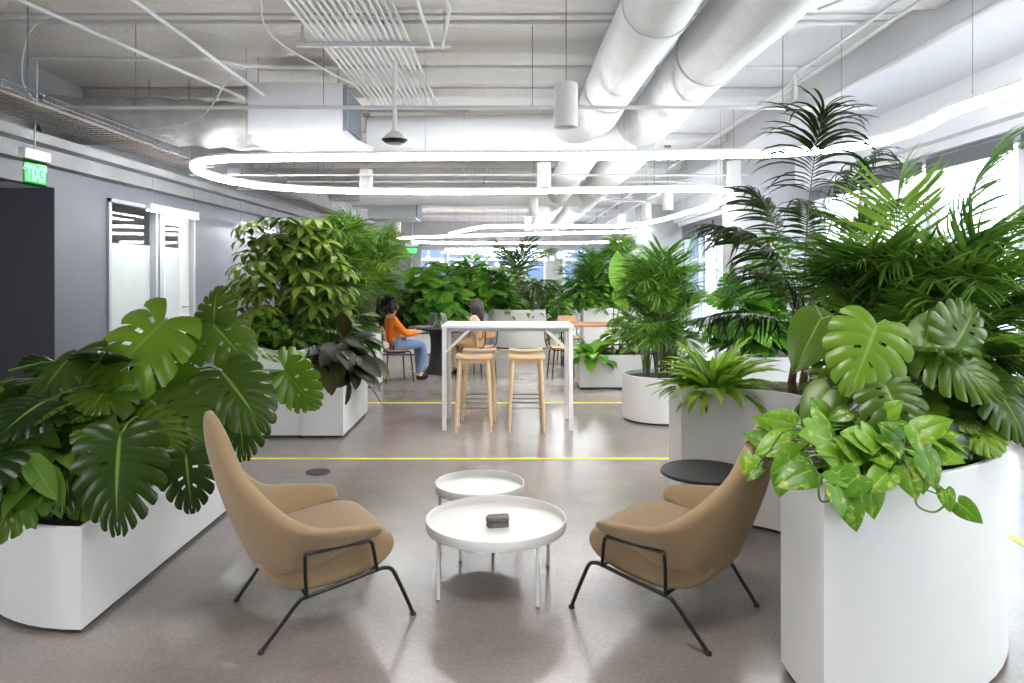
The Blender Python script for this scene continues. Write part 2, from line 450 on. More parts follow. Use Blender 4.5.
# lower concrete band beside the windows and the bulkhead over the glass
struct('trim_20', MB().box((3.72, Y0, 3.6), (XR, Y1, 4.0)), M['ledge'], smooth=False)
struct('trim_21', MB().box((4.72, Y0, 3.06), (XR+.02, Y1, 3.6)), M['ledge'], smooth=False)
struct('trim_22', MB().box((4.86, Y0, 2.96), (XR+.04, Y1, 3.06)), M['ledge'], smooth=False)
# low dropped band on the left over the wall (corridor ceiling)
struct('trim_23', MB().box((XL-.02, Y0, 2.74), (XL+.16, Y1, 2.9)), M['crete'], smooth=False)
struct('trim_24', MB().box((-9, Y0, 2.9), (XL+.34, Y1, 3.0)), M['crete'], smooth=False)
struct('trim_25', MB().box((-9, Y0, 3.0), (-5.6, Y1, 4.0)), M['crete'], smooth=False)
# left wall: opening from y<8.08, then grey wall, glass partition, door, grey wall
W = MB(); hz = 2.53
W.box((XL-.15, Y0, hz), (XL, 8.09, 2.75))                       # header over the opening
W.box((XL-.15, 8.09, 0), (XL, 9.13, 2.75))
W.box((XL-.15, 9.13, hz), (XL, 11.62, 2.75))
W.box((XL-.15, 11.62, 0), (XL, Y1, 2.75))
struct('wall_left', W, M['greywall'], smooth=False)
struct('wall_back_added', MB().box((-9,Y0-.2,0),(XR+.3,Y0,4.0)), M['ledge'], smooth=False)  # unseen wall added behind the camera to cut frontal light
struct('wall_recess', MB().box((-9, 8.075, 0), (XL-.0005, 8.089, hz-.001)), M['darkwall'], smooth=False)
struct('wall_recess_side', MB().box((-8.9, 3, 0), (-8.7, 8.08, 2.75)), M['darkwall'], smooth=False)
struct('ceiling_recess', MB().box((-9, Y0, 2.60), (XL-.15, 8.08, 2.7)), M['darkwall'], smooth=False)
# glazed meeting room front
P1 = thing('window_1','',''); del P1['label']; del P1['category']; P1['kind']='structure'; P1.location=(XL,9.13,0)
fr = MB()
for y in (9.16, 10.36, 10.48): fr.box((XL-.12, y-.03, 0), (XL+.03, y+.03, hz))
fr.box((XL-.12, 9.13, hz-.05), (XL+.03, 10.5, hz)); fr.box((XL-.12, 9.13, 0), (XL+.03, 10.5, .08))
obj('window_frame', fr, M['frame'], P1, world=True, smooth=False)
obj('pane', MB().box((XL-.07, 9.19, .08), (XL-.06, 10.33, hz-.05)), M['pglass'], P1, world=True, smooth=False)
obj('frosted_film', MB().box((XL-.0595, 9.19, .08), (XL-.057, 10.33, 1.97)), M['frost'], P1, world=True, smooth=False)
D1 = thing('door_1','',''); del D1['label']; del D1['category']; D1['kind']='structure'; D1.location=(XL,10.55,0)
fr = MB()
fr.box((XL-.12,10.51,0),(XL+.03,10.57,hz)); fr.box((XL-.12,11.56,0),(XL+.03,11.62,hz)); fr.box((XL-.12,10.51,hz-.05),(XL+.03,11.62,hz))
obj('door_frame', fr, M['frame'], D1, world=True, smooth=False)
lf = MB(); lf.box((XL-.09,10.58,.01),(XL-.04,10.74,hz-.06)); lf.box((XL-.09,11.22,.01),(XL-.04,11.55,hz-.06)); lf.box((XL-.09,10.74,2.3),(XL-.04,11.22,hz-.06)); lf.box((XL-.09,10.74,.01),(XL-.04,11.22,.3))
obj('door_leaf', lf, M['white'], D1, world=True, smooth=False)
obj('pane', MB().box((XL-.07,10.74,.3),(XL-.06,11.22,2.3)), M['pglass'], D1, world=True, smooth=False)
obj('frosted_film', MB().box((XL-.0595,10.74,.3),(XL-.057,11.22,1.97)), M['frost'], D1, world=True, smooth=False)
obj('door_handle', MB().tube([(XL-.04,11.3,1.05),(XL+.02,11.3,1.05),(XL+.02,11.42,1.05)], .01), M['galv'], D1, world=True)
# meeting room behind the glass
struct('wall_meeting_room', MB().box((-8.9, 8.3, 0), (-8.75, 14, 2.75)), M['ledge'], smooth=False)
t=thing('batten_light','white linear light added inside the glazed meeting room to brighten it','ceiling light',(-6.9,11,2.5))  # ceiling light added to brighten the dark room behind the glass
obj('housing',MB().box((-7.0,9,2.54),(-6.8,13,2.619)),M['white'],t,world=True,smooth=False); obj('diffuser',MB().box((-6.98,9.02,2.53),(-6.82,12.98,2.54)),emit('added_room_light',(255,250,244),9.0),t,world=True,smooth=False)
struct('wall_meeting_room_end', MB().box((-8.9, 13.9, 0), (XL-.15, 14, 2.75)), M['ledge'], smooth=False)
struct('ceiling_meeting_room', MB().box((-8.9, 8.2, 2.62), (XL-.15, 14, 2.72)), M['ledge'], smooth=False)

# ---- window wall on the right
colsY = [(2.2,3.6),(12.0,12.8),(21.0,21.8),(30.0,30.8)]
for i,(a,b_) in enumerate(colsY):
    struct('wall_pier_%d'%(i+1), MB().box((3.75 if i else 4.55, a, 0), (XR+.2, b_, 3.6)), M['crete'], smooth=False, bevel=.01)
n = 0; y = -3.5
wins = []
edges = [-3.5,-1.6,.3,2.2, 3.6,5.3,7.1,8.7,10.35,12.0, 12.8,14.4,16.1,17.7,19.4,21.0, 21.8,23.4,25.1,26.7,28.4,30.0, 30.8,33.0]
for a,b_ in zip(edges[:-1], edges[1:]):
    if (a,b_) in colsY: continue
    n += 1
    w = thing('window_%d' % (n+1),'',''); del w['label']; del w['category']; w['kind']='structure'; w.location=(XR,(a+b_)/2,0)
    fr = MB(); x0,x1 = XR-.02, XR+.10
    fr.box((x0,a,0),(x1,a+.05,2.96)); fr.box((x0,b_-.05,0),(x1,b_,2.96)); fr.box((x0,a+.05,2.90),(x1,b_-.05,2.96)); fr.box((x0,a+.05,0),(x1,b_-.05,.12))
    fr.box((x0,a+.05,.82),(x1,b_-.05,.87))
    obj('window_frame', fr, M['frame'], w, world=True, smooth=False)
    obj('pane', MB().box((XR+.04,a+.05,.12),(XR+.05,b_-.05,2.9)), M['glass'], w, world=True, smooth=False)
    rb = MB().box((XR-.10,a+.1,2.80),(XR-.03,b_-.1,2.93)); rb.box((XR-.10,a+.1,2.77),(XR-.085,b_-.1,2.80)) if a < 12 else rb.box((XR-.10,a+.1,2.55),(XR-.085,b_-.1,2.80))
    obj('roller_blind', rb, M['shade'], w, world=True, smooth=False)
struct('trim_30', MB().box((4.62,Y0,0),(XR-.025,2.1,.10)).box((4.62,3.7,0),(XR-.025,11.9,.10)).box((4.62,12.9,0),(XR-.025,20.9,.10)), M['ledge'], smooth=False)
# ---- far wall: solid parts and glazing
wf = MB().box((-9,Y1,0),(-4.2,Y1+.2,4.0)).box((-4.2,Y1,2.75),(XR,Y1+.2,4.0)).box((-4.2,Y1,0),(XR,Y1+.2,.3)).box((1.6,Y1,0),(2.3,Y1+.2,2.75))
struct('wall_far', wf, M['crete'], smooth=False)
xs = [-4.2,-3.0,-1.8,-.6,.5,1.6]; xs2=[2.3,3.7,5.05]
for a,b_ in list(zip(xs[:-1],xs[1:]))+list(zip(xs2[:-1],xs2[1:])):
    n += 1
    w = thing('window_%d' % (n+1),'',''); del w['label']; del w['category']; w['kind']='structure'; w.location=((a+b_)/2,Y1,0)
    fr = MB(); fr.box((a,Y1,.3),(a+.06,Y1+.1,2.75)); fr.box((b_-.06,Y1,.3),(b_,Y1+.1,2.75)); fr.box((a+.06,Y1,2.68),(b_-.06,Y1+.1,2.75)); fr.box((a+.06,Y1,.3),(b_-.06,Y1+.1,.36)); fr.box((a+.06,Y1,1.9),(b_-.06,Y1+.1,1.95))
    obj('window_frame', fr, M['frame'], w, world=True, smooth=False)
    obj('pane', MB().box((a+.06,Y1+.04,.36),(b_-.06,Y1+.05,2.68)), M['glass'], w, world=True, smooth=False)
# dark partition far on the left with the second exit sign
struct('wall_far_left', MB().box((-5.1,24.0,0),(-3.35,24.2,2.75)), M['greywall'], smooth=False)
# outside
struct('ground_outside', MB().box((-40,Y1+.5,-.6),(60,90,-.5)).box((XR+.5,-20,-.6),(60,Y1+.5,-.5)), mat('paving', (190,190,192), .8), smooth=False)
def facade_mat():
    m, nt, b = base('blue_facade'); N, L = nt.nodes, nt.links
    tc = N.new('ShaderNodeTexCoord'); br = N.new('ShaderNodeTexBrick'); br.offset = 0
    br.inputs['Scale'].default_value = 1; br.inputs['Brick Width'].default_value = 1.4; br.inputs['Row Height'].default_value = 3.2; br.inputs['Mortar Size'].default_value = .09
    br.inputs['Color1'].default_value = rgb(74,88,116); br.inputs['Color2'].default_value = rgb(96,110,136); br.inputs['Mortar'].default_value = rgb(150,156,170)
    mp = N.new('ShaderNodeMapping'); mp.inputs['Rotation'].default_value = (PI/2,0,0); L.new(tc.outputs['Object'], mp.inputs[0]); L.new(mp.outputs[0], br.inputs['Vector'])
    L.new(br.outputs['Color'], b.inputs['Base Color']); b.inputs['Roughness'].default_value = .4
    return m
bd = thing('building_outside','',''); del bd['label']; del bd['category']; bd['kind']='structure'; bd.location=(-6,52,-.5)
obj('facade', MB().box((-26,52,-.5),(14,64,18)), facade_mat(), bd, world=True, smooth=False)
cor = MB()
for z in (3.2, 6.4, 9.6, 12.8, 18): cor.box((-26.1,51.85,z-.62),(14.1,52,z-.5))
obj('cornice', cor, M['ledge'], bd, world=True, smooth=False)
# floor tape
def tape(x0,y0,x1,y1,label):
    o = obj('floor_tape', MB().box((x0,y0,.0005),(x1,y1,.003)), M['yellow'], smooth=False); tag(o, label, 'floor tape')
tape(-3.6,6.045,2.95,6.095,'yellow floor tape line crossing the floor behind the two tan armchairs')
tape(-3.6,8.69,2.95,8.75,'yellow floor tape line running across beneath the white bar table')
tape(2.93,2.2,2.99,6.04,'yellow floor tape line running toward the camera beside the windows')
tape(-1.5,14.9,4.4,14.97,'yellow floor tape line across the floor in front of the far curved planters')
o = obj('floor_outlet', MB().lathe([(0,.001),(.093,.001),(.095,.004),(.088,.009),(.06,.010),(0,.010)], (-1.52,5.66,0)), M['matblack']); tag(o, 'round black floor outlet cover behind the left armchair', 'outlet cover')

# ================================================================ FURNITURE
# ---- lounge chairs
def make_armchair(name, label, loc, rz):
    t = thing(name, label, 'armchair', loc, rz)
    half = [(.105,-.268),(.04,-.277),(-.08,-.279),(-.19,-.250),(-.262,-.165),(-.292,-.07)]
    pts = [Vector((x,y,0)) for x,y in half]+[Vector((-.297,0,0))]+[Vector((x,-y,0)) for x,y in reversed(half)]
    P = catmull(pts, 8); n = len(P)
    ln = [0]
    for i in range(1,n): ln.append(ln[-1]+(P[i]-P[i-1]).length)
    tot = ln[-1]
    ztk = ([0,.13,.24,.33,.405,.465,.52,.59,.8,1],[.968,.957,.905,.80,.68,.585,.528,.50,.487,.472])
    zbk = ([0,.3,.5,.7,1],[.26,.275,.30,.33,.395])
    lxk = ([.2,.3,.525,.73,.95,1.1],[.0,0,-.10,-.165,-.195,-.205])
    syk = ([.2,.45,.6,.75,.9,1.0],[1,1,.97,.88,.78,.70])
    seg = 28; vs=[]; fs=[]
    rows = []
    for i,p in enumerate(P):
        s = abs(2*ln[i]/tot-1)
        a = P[max(0,i-1)]; b = P[min(n-1,i+1)]; tg=(b-a).normalized(); nm = Vector((tg.y,-tg.x,0))
        rows.append((p, nm, interp(*ztk, s), interp(*zbk, s), s, 1.0))
    # rounded noses on both arms
    def nose(row, dirx, amounts):
        p,nm,zt,zb,s,_=row; out=[]
        for dx,sc in amounts: out.append((p+Vector((dx,0,0)), nm, zt, zb, s, sc))
        return out
    A = [(.03,.9),(.048,.65),(.058,.3)]
    rows = list(reversed(nose(rows[0],1,A)))+rows+nose(rows[-1],1,A)
    for (p,nm,zt,zb,s,sc) in rows:
        hz_ = (zt-zb)/2*sc; cz=(zt+zb)/2; T=.036*sc
        w = max(0,min(1,(.62-s)/.25)); w = w*w*(3-2*w)
        for k in range(seg):
            a = 2*PI*k/seg; c_, s_ = math.cos(a), math.sin(a)
            e1 = .75; e2 = .38 if hz_ > .08 else .8
            off = T*math.copysign(abs(c_)**e1, c_); z = cz+hz_*math.copysign(abs(s_)**e2, s_)
            q = p+nm*off; sy = interp(*syk, z); fl = max(0, min(1.2,(z-.36)/.11))*.080*(1-w)*min(1,abs(q.y)/.2)
            vs.append((q.x+interp(*lxk, z)*w, q.y*sy+math.copysign(fl,q.y), z))
    m=len(rows)
    for i in range(m-1):
        for k in range(seg):
            k2=(k+1)%seg; fs.append((i*seg+k,i*seg+k2,(i+1)*seg+k2,(i+1)*seg+k))
    fs.append(tuple(range(seg))); fs.append(tuple((m-1)*seg+k for k in range(seg)))
    obj('backrest', MB().add(vs,fs), M['fabric'], t, angle=0, sub=1)
    prof = [(-.27,.235),(-.2,.20),(-.08,.198),(.05,.210),(.15,.235),(.222,.272),(.258,.325),(.25,.372),(.208,.405),(.12,.418),(.0,.405),(-.12,.388),(-.25,.37),(-.31,.33),(-.31,.28)]
    pr = [Vector((x,0,z)) for x,z in prof]; pr = catmull(pr+[pr[0]],3)[:-1]; c = Vector((0,0,.31)); 
    vs=[];fs=[]; q=len(pr)
    ys=[(-.268,.55),(-.262,.82),(-.245,.95),(-.21,1),(0,1.0),(.21,1),(.245,.95),(.262,.82),(.268,.55)]
    for y_,sc in ys:
        for p in pr:
            fx = .26 if p.x > c.x else 0
            d = Vector((p.x*(1-(1-sc)*.25), 0, c.z+(p.z-c.z)*(1-(1-sc)*.8)))
            cr = .012*(1-(y_/.25)**2) if abs(y_)<.25 else 0
            yy = y_*(1-.38*max(0,min(1,(-.10-d.x)/.2))**1.4)
            vs.append((d.x, yy, d.z+(cr if p.z>.33 else 0)))
    for i in range(len(ys)-1):
        for k in range(q):
            k2=(k+1)%q; fs.append((i*q+k,i*q+k2,(i+1)*q+k2,(i+1)*q+k))
    fs.append(tuple(range(q))); fs.append(tuple((len(ys)-1)*q+k for k in range(q)))
    obj('seat', MB().add(vs,fs), M['fabric'], t, angle=0, sub=1)
    for s in (-1,1):
        y1, y2 = s*.278, s*.344
        sled = catmull([(-.335,s*.275,.006),(-.262,s*.285,.095),(-.19,s*.295,.182),(-.15,s*.297,.2),(0,s*.298,.224),(.15,s*.298,.25),(.19,s*.297,.252),(.225,s*.296,.235),(.26,s*.29,.17),(.30,s*.282,.085),(.335,s*.275,.006)],5)
        lg = MB().tube(sled, .0088, 8)
        lg.lathe([(.014,0),(.014,.008),(.009,.016)], (-.335,s*.275,0), 10); lg.lathe([(.014,0),(.014,.008),(.009,.016)], (.335,s*.275,0), 10)
        obj('leg_frame', lg, M['black'], t)
        up = catmull([(-.155,s*.299,.2),(-.166,s*.322,.3),(-.172,y2,.380),(-.166,y2,.396),(-.14,y2,.398),(.08,y2,.402),(.105,y2,.398),(.118,y2,.378),(.15,s*.305,.262),(.155,s*.298,.25)],4)
        obj('arm_bracket', MB().tube(up, .008, 8), M['black'], t)
    cb = MB().tube([(-.15,-.297,.198),(-.15,.297,.198)], .008).tube([(.15,-.297,.247),(.19,-.1,.24),(.19,.1,.24),(.15,.297,.247)], .008)
    obj('crossbar', cb, M['black'], t)
    return t
A1 = make_armchair('armchair', 'tan high-backed armchair on the left facing right towards the round tray tables', (-.877,3.354,0), math.atan2(.339,.576))
A2 = dup(A1, (.713,3.362,0), math.atan2(.427,-.537)); A2['label'] = 'tan high-backed armchair in front of the curved planter with pothos leaves over its back'

# ---- tray tables
def tray_table(label, loc, rz, Rt, h, leg):
    t = thing('tray_table', label, 'coffee table', loc, rz)
    obj('tray', MB().lathe([(0,h-.050),(Rt-.010,h-.050),(Rt-.004,h-.048),(Rt-.002,h-.042),(Rt,h-.002),(Rt-.001,h+.0),(Rt-.006,h),(Rt-.008,h-.004),(Rt-.011,h-.034),(Rt-.018,h-.040),(0,h-.041)], seg=72), M['white'], t)
    obj('underframe', MB().tube([(leg,leg,h-.057),(-leg,-leg,h-.057)], .007).tube([(leg,-leg,h-.057),(-leg,leg,h-.057)], .007), M['white'], t)
    for a in (-1,1):
        for b in (-1,1):
            l = obj('leg', MB().tube([(a*leg,b*leg,.008),(a*leg,b*leg,h-.049)], .0085, 12), M['white'], t)
            obj('foot', MB().tube([(a*leg,b*leg,0),(a*leg,b*leg,.009)], .009, 12), M['cablegrey'], l)
    return t
tray_table('round white tray coffee table with the small grey stone box, nearest between the armchairs', (-.0775,3.62,0), math.radians(-8.5), .352, .335, .238)
tray_table('smaller round white tray table standing empty behind the larger tray table', (-.187,4.235,0), math.radians(-25), .262, .335, .17)
sb = thing('stone_box', 'small grey marbled stone box lying on the front tray table', 'box', V3(498,521.5,3.6).to_tuple()[:2]+(.2945,), math.radians(12))
obj('body', MB().prism([(-.052,-.026),(.05,-.03),(.056,.02),(.048,.034),(-.05,.036),(-.058,.004)], 0, .026), M['agate'], sb, smooth=False, bevel=.004)
obj('lid', MB().prism([(-.056,-.030),(.05,-.034),(.060,.022),(.050,.038),(-.046,.040),(-.062,.004)], .029, .05), M['agate'], sb, smooth=False, bevel=.005)
# ---- black side table
t = thing('side_table', 'round black side table between the right armchair and the white curved planter', 'side table', (1.065,3.97,0))
obj('tabletop', MB().lathe([(0,.455),(.235,.455),(.24,.458),(.24,.47),(.236,.473),(0,.473)], seg=56), M['matblack'], t)
obj('pole', MB().tube([(0.0,0,.01),(0,0,.456)], .014, 12), M['black'], t)
obj('base', MB().lathe([(0,0),(.15,0),(.152,.006),(.14,.012),(.02,.016),(0,.016)], seg=40), M['black'], t)

# ---- bar table
BX0,BX1,BY0,BY1 = -.70,.62,7.15,7.78
t = thing('bar_table', 'white rectangular standing bar table over the wooden stools', 'bar table', ((BX0+BX1)/2,(BY0+BY1)/2,0))
obj('tabletop', MB().box((BX0,BY0,1.02),(BX1,BY1,1.05)), M['white'], t, world=True, smooth=False, bevel=.006)
obj('apron', MB().box((BX0+.04,BY0+.04,.985),(BX1-.04,BY0+.06,1.02)).box((BX0+.04,BY1-.06,.985),(BX1-.04,BY1-.04,1.02)), M['frame'], t, world=True, smooth=False)
for x in (BX0+.03,BX1-.03):
    for y in (BY0+.03,BY1-.03):
        obj('leg', MB().box((x-.021,y-.021,0),(x+.021,y+.021,1.02)), M['white'], t, world=True, smooth=False, bevel=.004)
for x,s in ((BX0+.045,1),(BX1-.045,-1)):
    for y in (BY0+.03,BY1-.03):
        obj('brace', MB().bar((x,y,.78),(x+s*.235,y,1.0),.012,.02), M['white'], t, world=True, smooth=False)
# ---- stools
def make_stool(label, loc, rz, group):
    t = thing('bar_stool', label, 'bar stool', loc, rz, group)
    # saddle seat
    vs=[];fs=[];nx,ny=12,8
    for lay in (0,1):
        for i in range(nx+1):
            for j in range(ny+1):
                u=2*i/nx-1; v=2*j/ny-1; x=.185*u*(1-.04*v*v); y=.14*v*(1-.06*u*u)
                z=.745+.014*u*u-.008*(1-v*v) if lay else .715+.006*u*u
                vs.append((x,y,z))
    K=(nx+1)*(ny+1)
    for i in range(nx):
        for j in range(ny):
            a=i*(ny+1)+j; fs.append((a+K,a+ny+1+K,a+ny+2+K,a+1+K)); fs.append((a,a+1,a+ny+2,a+ny+1))
    for i in range(nx):
        a=i*(ny+1); fs.append((a,a+ny+1,a+ny+1+K,a+K)); a+=ny; fs.append((a,a+K,a+ny+1+K,a+ny+1))
    for j in range(ny):
        a=j; fs.append((a,a+K,a+1+K,a+1)); a+=nx*(ny+1); fs.append((a,a+1,a+1+K,a+K))
    obj('seat', MB().add(vs,fs), M['wood'], t, bevel=.008, angle=50)
    for a in (-1,1): obj('seat_rail', MB().box((-.13,a*.095-.01,.675),(.13,a*.095+.01,.715)), M['wood'], t, smooth=False)
    for a in (-1,1):
        for b in (-1,1):
            obj('leg', MB().tube([(a*.172,b*.155,0),(a*.155,b*.125,.4),(a*.138,b*.098,.722)], [.0135,.018,.0185], 10), M['wood'], t)
    obj('footrest', MB().tube([(-.165,-.142,.245),(.165,-.142,.245)], .007).tube([(-.165,.142,.245),(.165,.142,.245)], .007).tube([(-.16,-.142,.33),(-.16,.142,.33)], .007).tube([(.16,-.142,.33),(.16,.142,.33)], .007), M['galv'], t)
    return t
g='oak bar stools at the white bar table'
s0 = make_stool('oak bar stool at the left front of the white bar table', (-.375,7.22,0), 0, g)
dup(s0,(.15,7.22,0),0,'oak bar stool at the right front of the white bar table')
dup(s0,(-.345,7.74,0),PI,'oak bar stool behind the left front stool under the far table edge')
dup(s0,(.155,7.74,0),PI,'oak bar stool behind the right front stool under the far table edge')

# ---- planters
def planter(label, poly, h, t=.025, sd=.045, name='planter', seams=()):
    xs=[p[0] for p in poly]; ys=[p[1] for p in poly]
    th = thing(name, label, 'planter', ((min(xs)+max(xs))/2,(min(ys)+max(ys))/2,0))
    inn = inset(poly, t); n=len(poly); mb=MB(); vs=[]; 
    lv=[(poly,.022),(poly,h-.004),(inset(poly,.004),h),(inset(poly,t-.004),h),(inn,h-.004),(inn,h-.14)]
    for pl,z in lv: vs += [(x,y,z) for x,y in pl]
    fs=[]
    for a in range(len(lv)-1):
        for i in range(n):
            j=(i+1)%n; fs.append((a*n+i,a*n+j,(a+1)*n+j,(a+1)*n+i))
    fs.append(tuple(reversed(range(n)))); fs.append(tuple((len(lv)-1)*n+i for i in range(n)))
    mb.add(vs,fs)
    obj('body', mb, M['planter'], th, world=True, angle=30)
    obj('plinth', MB().prism(inset(poly,.018),0,.022), M['toe'], th, world=True, smooth=False)
    # mounded soil
    sp = inset(poly, t+.001); c=(sum(xs)/n,sum(ys)/n)
    so = MB().prism(sp, h-.12, h-sd)
    obj('soil', so, M['soil'], th, world=True, smooth=False)
    return th
def Dpoly(xr, y0, y1, w, r, side=-1):
    # straight face at x = xr, rounded on the far side
    p=[(xr,y1),(xr,y0)] if side<0 else [(xr,y0),(xr,y1)]
    if side<0:
        a=[(xr-r*math.sin(t),y0+r-r*math.cos(t)) for t in [PI/2*i/14 for i in range(1,15)]]
        b=[(xr-r*math.sin(t),y1-r+r*math.cos(t)) for t in [PI/2*i/14 for i in range(14,0,-1)]]
        return p+a+b
PL={}
PL['a']=planter('long low white planter with monstera beside the left armchair', Dpoly(-1.853,3.10,4.92,.75,.78), .46)
# C-shaped planter around the right armchair
c0y = 3.656
outer = [(1.066,2.456)]+arc(1.066,c0y,1.2,-90,0,20)[1:]+[(2.266,3.9)]+[(2.266-.75+.75*math.cos(t),4.05+.75*math.sin(t)) for t in [PI/2*i/12 for i in range(13)]][1:]+[(1.05,4.80)]
inner = [(1.05,4.45),(1.28,4.445)]+[(1.28+.415*math.sin(t),4.03+.415*math.cos(t)) for t in [PI/2*i/10 for i in range(1,11)]]+[(1.695,3.5)]+[(1.295+.4*math.cos(t),3.30-.45*math.sin(t)) for t in [PI/2*i/10 for i in range(0,11)]]+[(1.066,2.85)]
PL['c']=planter('tall white C-shaped planter curving around the right armchair, full of tall palms', outer+inner, .85)
PL['b1']=planter('tall white planter box under the umbrella plant, left behind the monstera planter', [(-2.005,6.86),(-2.005,8.6),(-3.1,8.6),(-3.1,7.9),(-2.68,7.7)]+[(-2.28-.4*math.cos(t),7.36-.50*math.sin(t)) for t in [PI/2*i/8 for i in range(9)]], .83)
PL['b2']=planter('low white planter with dark burgundy leaves and a sharp corner at the walkway', [(-1.60,6.85),(-1.62,8.1),(-2.0,8.1),(-2.0,6.85)], .475)
PL['r']=planter('round white planter holding the bushy palm right of the bar table', arc(1.60,7.78,.40,0,348.75,31), .49)
PL['l']=planter('low white planter with broad leaves between the bar table and the round planter', [(.93,9.8),(1.5,9.78),(2.0,9.86),(2.35,10.05),(2.35,10.5),(.93,10.5)], .46)
PL['m']=planter('tall white curved planter straight behind the bar table', [(-.5,15.75),(-.36,15.3),(-.1,15.12),(.2,15.06),(.72,15.1),(.72,15.8)], .82)
PL['n']=planter('tall white planter box right behind the curved planter, seen over the bar table', [(.55,17.2),(1.12,17.2),(1.12,18.4),(.55,18.4)], .84)
PL['o']=planter('white planter behind the seated woman in orange', [(-3.1,9.9),(-1.86,9.9),(-1.86,10.4),(-3.1,10.4)], .78)
PL['p']=planter('long low white planter under the climbing plant by the windows', [(2.6,8.3),(4.2,8.3),(4.2,9.1),(2.6,9.1)], .6)
PL['q']=planter('far white planter row at the left of the dark round table', [(-3.4,14.0),(-1.5,14.0),(-1.5,14.8),(-3.4,14.8)], .4)
PL['s']=planter('far white planter row in the middle before the end windows', [(-2.2,19.5),(.3,19.5),(.3,20.4),(-2.2,20.4)], .5)
PL['t']=planter('far white planter in front of the concrete pier', [(1.6,16.0),(3.2,16.0),(3.2,16.8),(1.6,16.8)], .82)
# ================================================================ CEILING SERVICES
# ---- continuous LED lines
def q(px,py,dz=1.25):
    d = F*dz/(CY-py); return Vector(((px-CX)/F*d, d, H+dz))
lineA = [(3.3,1.2),(3.38,2.6),(3.40,4.0),(3.42,4.8),(3.38,5.5),(3.48,6.0),(3.50,6.55),(3.32,7.05),(2.85,7.38),(2.2,7.5),(.6,7.6),(-1.2,7.64),(-2.7,7.72),(-3.25,7.85),(-3.62,8.2),(-3.80,8.8),(-3.78,9.5),(-3.5,10.15),(-2.9,10.6),(-2.0,10.8),(-.2,10.8),(2.4,10.5),(2.95,10.55),(3.3,10.9),(3.5,11.5),(3.58,12.6),(3.52,14.5),(3.4,16.5),(3.0,18.0),(2.4,18.5),(-.2,18.5),(-.8,18.9),(-1.9,22.0)]
# keep clear of the concrete pier face at y 12-12.8
lineB = [(3.95,20.75),(3.2,20.9),(0,22.3),(-3.3,24.0),(-3.9,24.8),(-3.85,26.5),(-3.3,27.6),(-2,28.2),(2,28.0),(4.4,27.2)]
def led_line(pts, label):
    P = catmull([Vector((x,y,2.80)) for x,y in pts], 6)
    P = [p for p in P]
    t = thing('linear_light', label, 'ceiling light', (P[0].x,P[0].y,2.8))
    obj('diffuser', MB().tube(P, .036, 10), M['led'], t, world=True)
    hs = MB(); n=len(P); w=.030
    vs=[];fs=[]
    for i,p in enumerate(P):
        tg=(P[min(n-1,i+1)]-P[max(0,i-1)]).normalized(); s=Vector((tg.y,-tg.x,0))
        for a,b in ((-w,.036),(w,.036),(w,.062),(-w,.062)): vs.append(p+s*a+Vector((0,0,b)))
    for i in range(n-1):
        for k in range(4): k2=(k+1)%4; fs.append((i*4+k,i*4+k2,(i+1)*4+k2,(i+1)*4+k))
    fs.append((0,1,2,3)); fs.append(tuple((n-1)*4+k for k in (3,2,1,0)))
    obj('housing', hs.add(vs,fs), M['white'], t, world=True, smooth=False)
    acc=0
    for i in range(1,n):
        acc += (P[i]-P[i-1]).length
        if acc > 1.9:
            acc=0; obj('suspension_wire', MB().tube([P[i]+Vector((0,0,.06)), Vector((P[i].x,P[i].y,3.999 if P[i].x<3.7 else 3.599))], .0025, 4), M['wire'], t, world=True)
    return t
led_line(lineA, 'long curving white LED light line looping over the bar table and along the windows')
led_line(lineB, 'far looping white LED light line over the back of the room')
t=thing('linear_light','straight bright LED batten across the ceiling at the far end of the room','ceiling light',(-.4,30.5,2.75))
obj('diffuser',MB().box((-2.8,30.45,2.6),(1.0,30.6,2.66)),M['led'],t,world=True,smooth=False); obj('housing',MB().box((-2.8,30.45,2.66),(1.0,30.6,2.72)),M['white'],t,world=True,smooth=False)
for x in (-2.6,.8): obj('suspension_wire',MB().tube([(x,30.5,2.72),(x,30.5,3.999)],.004,4),M['wire'],t,world=True)

# ---- cylinder pendants
def pendant(label, x, y, z=2.78, r=.098, h=.36, zc=4.0, en=PEND*2.4):
    t = thing('pendant_light', label, 'pendant light', (x,y,z), 0, 'white cylinder pendants')
    obj('shade', MB().lathe([(r-.012,.02),(r-.012,.0),(r,.0),(r,h),(r-.01,h+.006),(0,h+.006)], seg=32), M['white'], t)
    obj('lens', MB().lathe([(0,.022),(r-.013,.022),(r-.013,.026),(0,.026)], seg=32), M['lampglow'], t)
    obj('cord', MB().tube([(0,0,h+.005),(0,0,zc-z-.03)], .004, 6), M['wire'], t)
    obj('ceiling_cap', MB().lathe([(0,zc-z-.05),(.06,zc-z-.05),(.065,zc-z-.01),(.065,zc-z),(0,zc-z)], seg=20), M['galv'], t)
    L = bpy.data.lights.new('lamp','SPOT'); L.energy=en; L.spot_size=math.radians(110); L.spot_blend=.7; L.shadow_soft_size=.08 if z < 3 else .5; L.color=(1,.97,.93)
    o=bpy.data.objects.new('lamp',L); link(o,t); o.location=(0,0,-.01)
    return t
pendant('large white cylinder pendant nearest, in front of the two big ducts', .455, 6.0, 2.78)
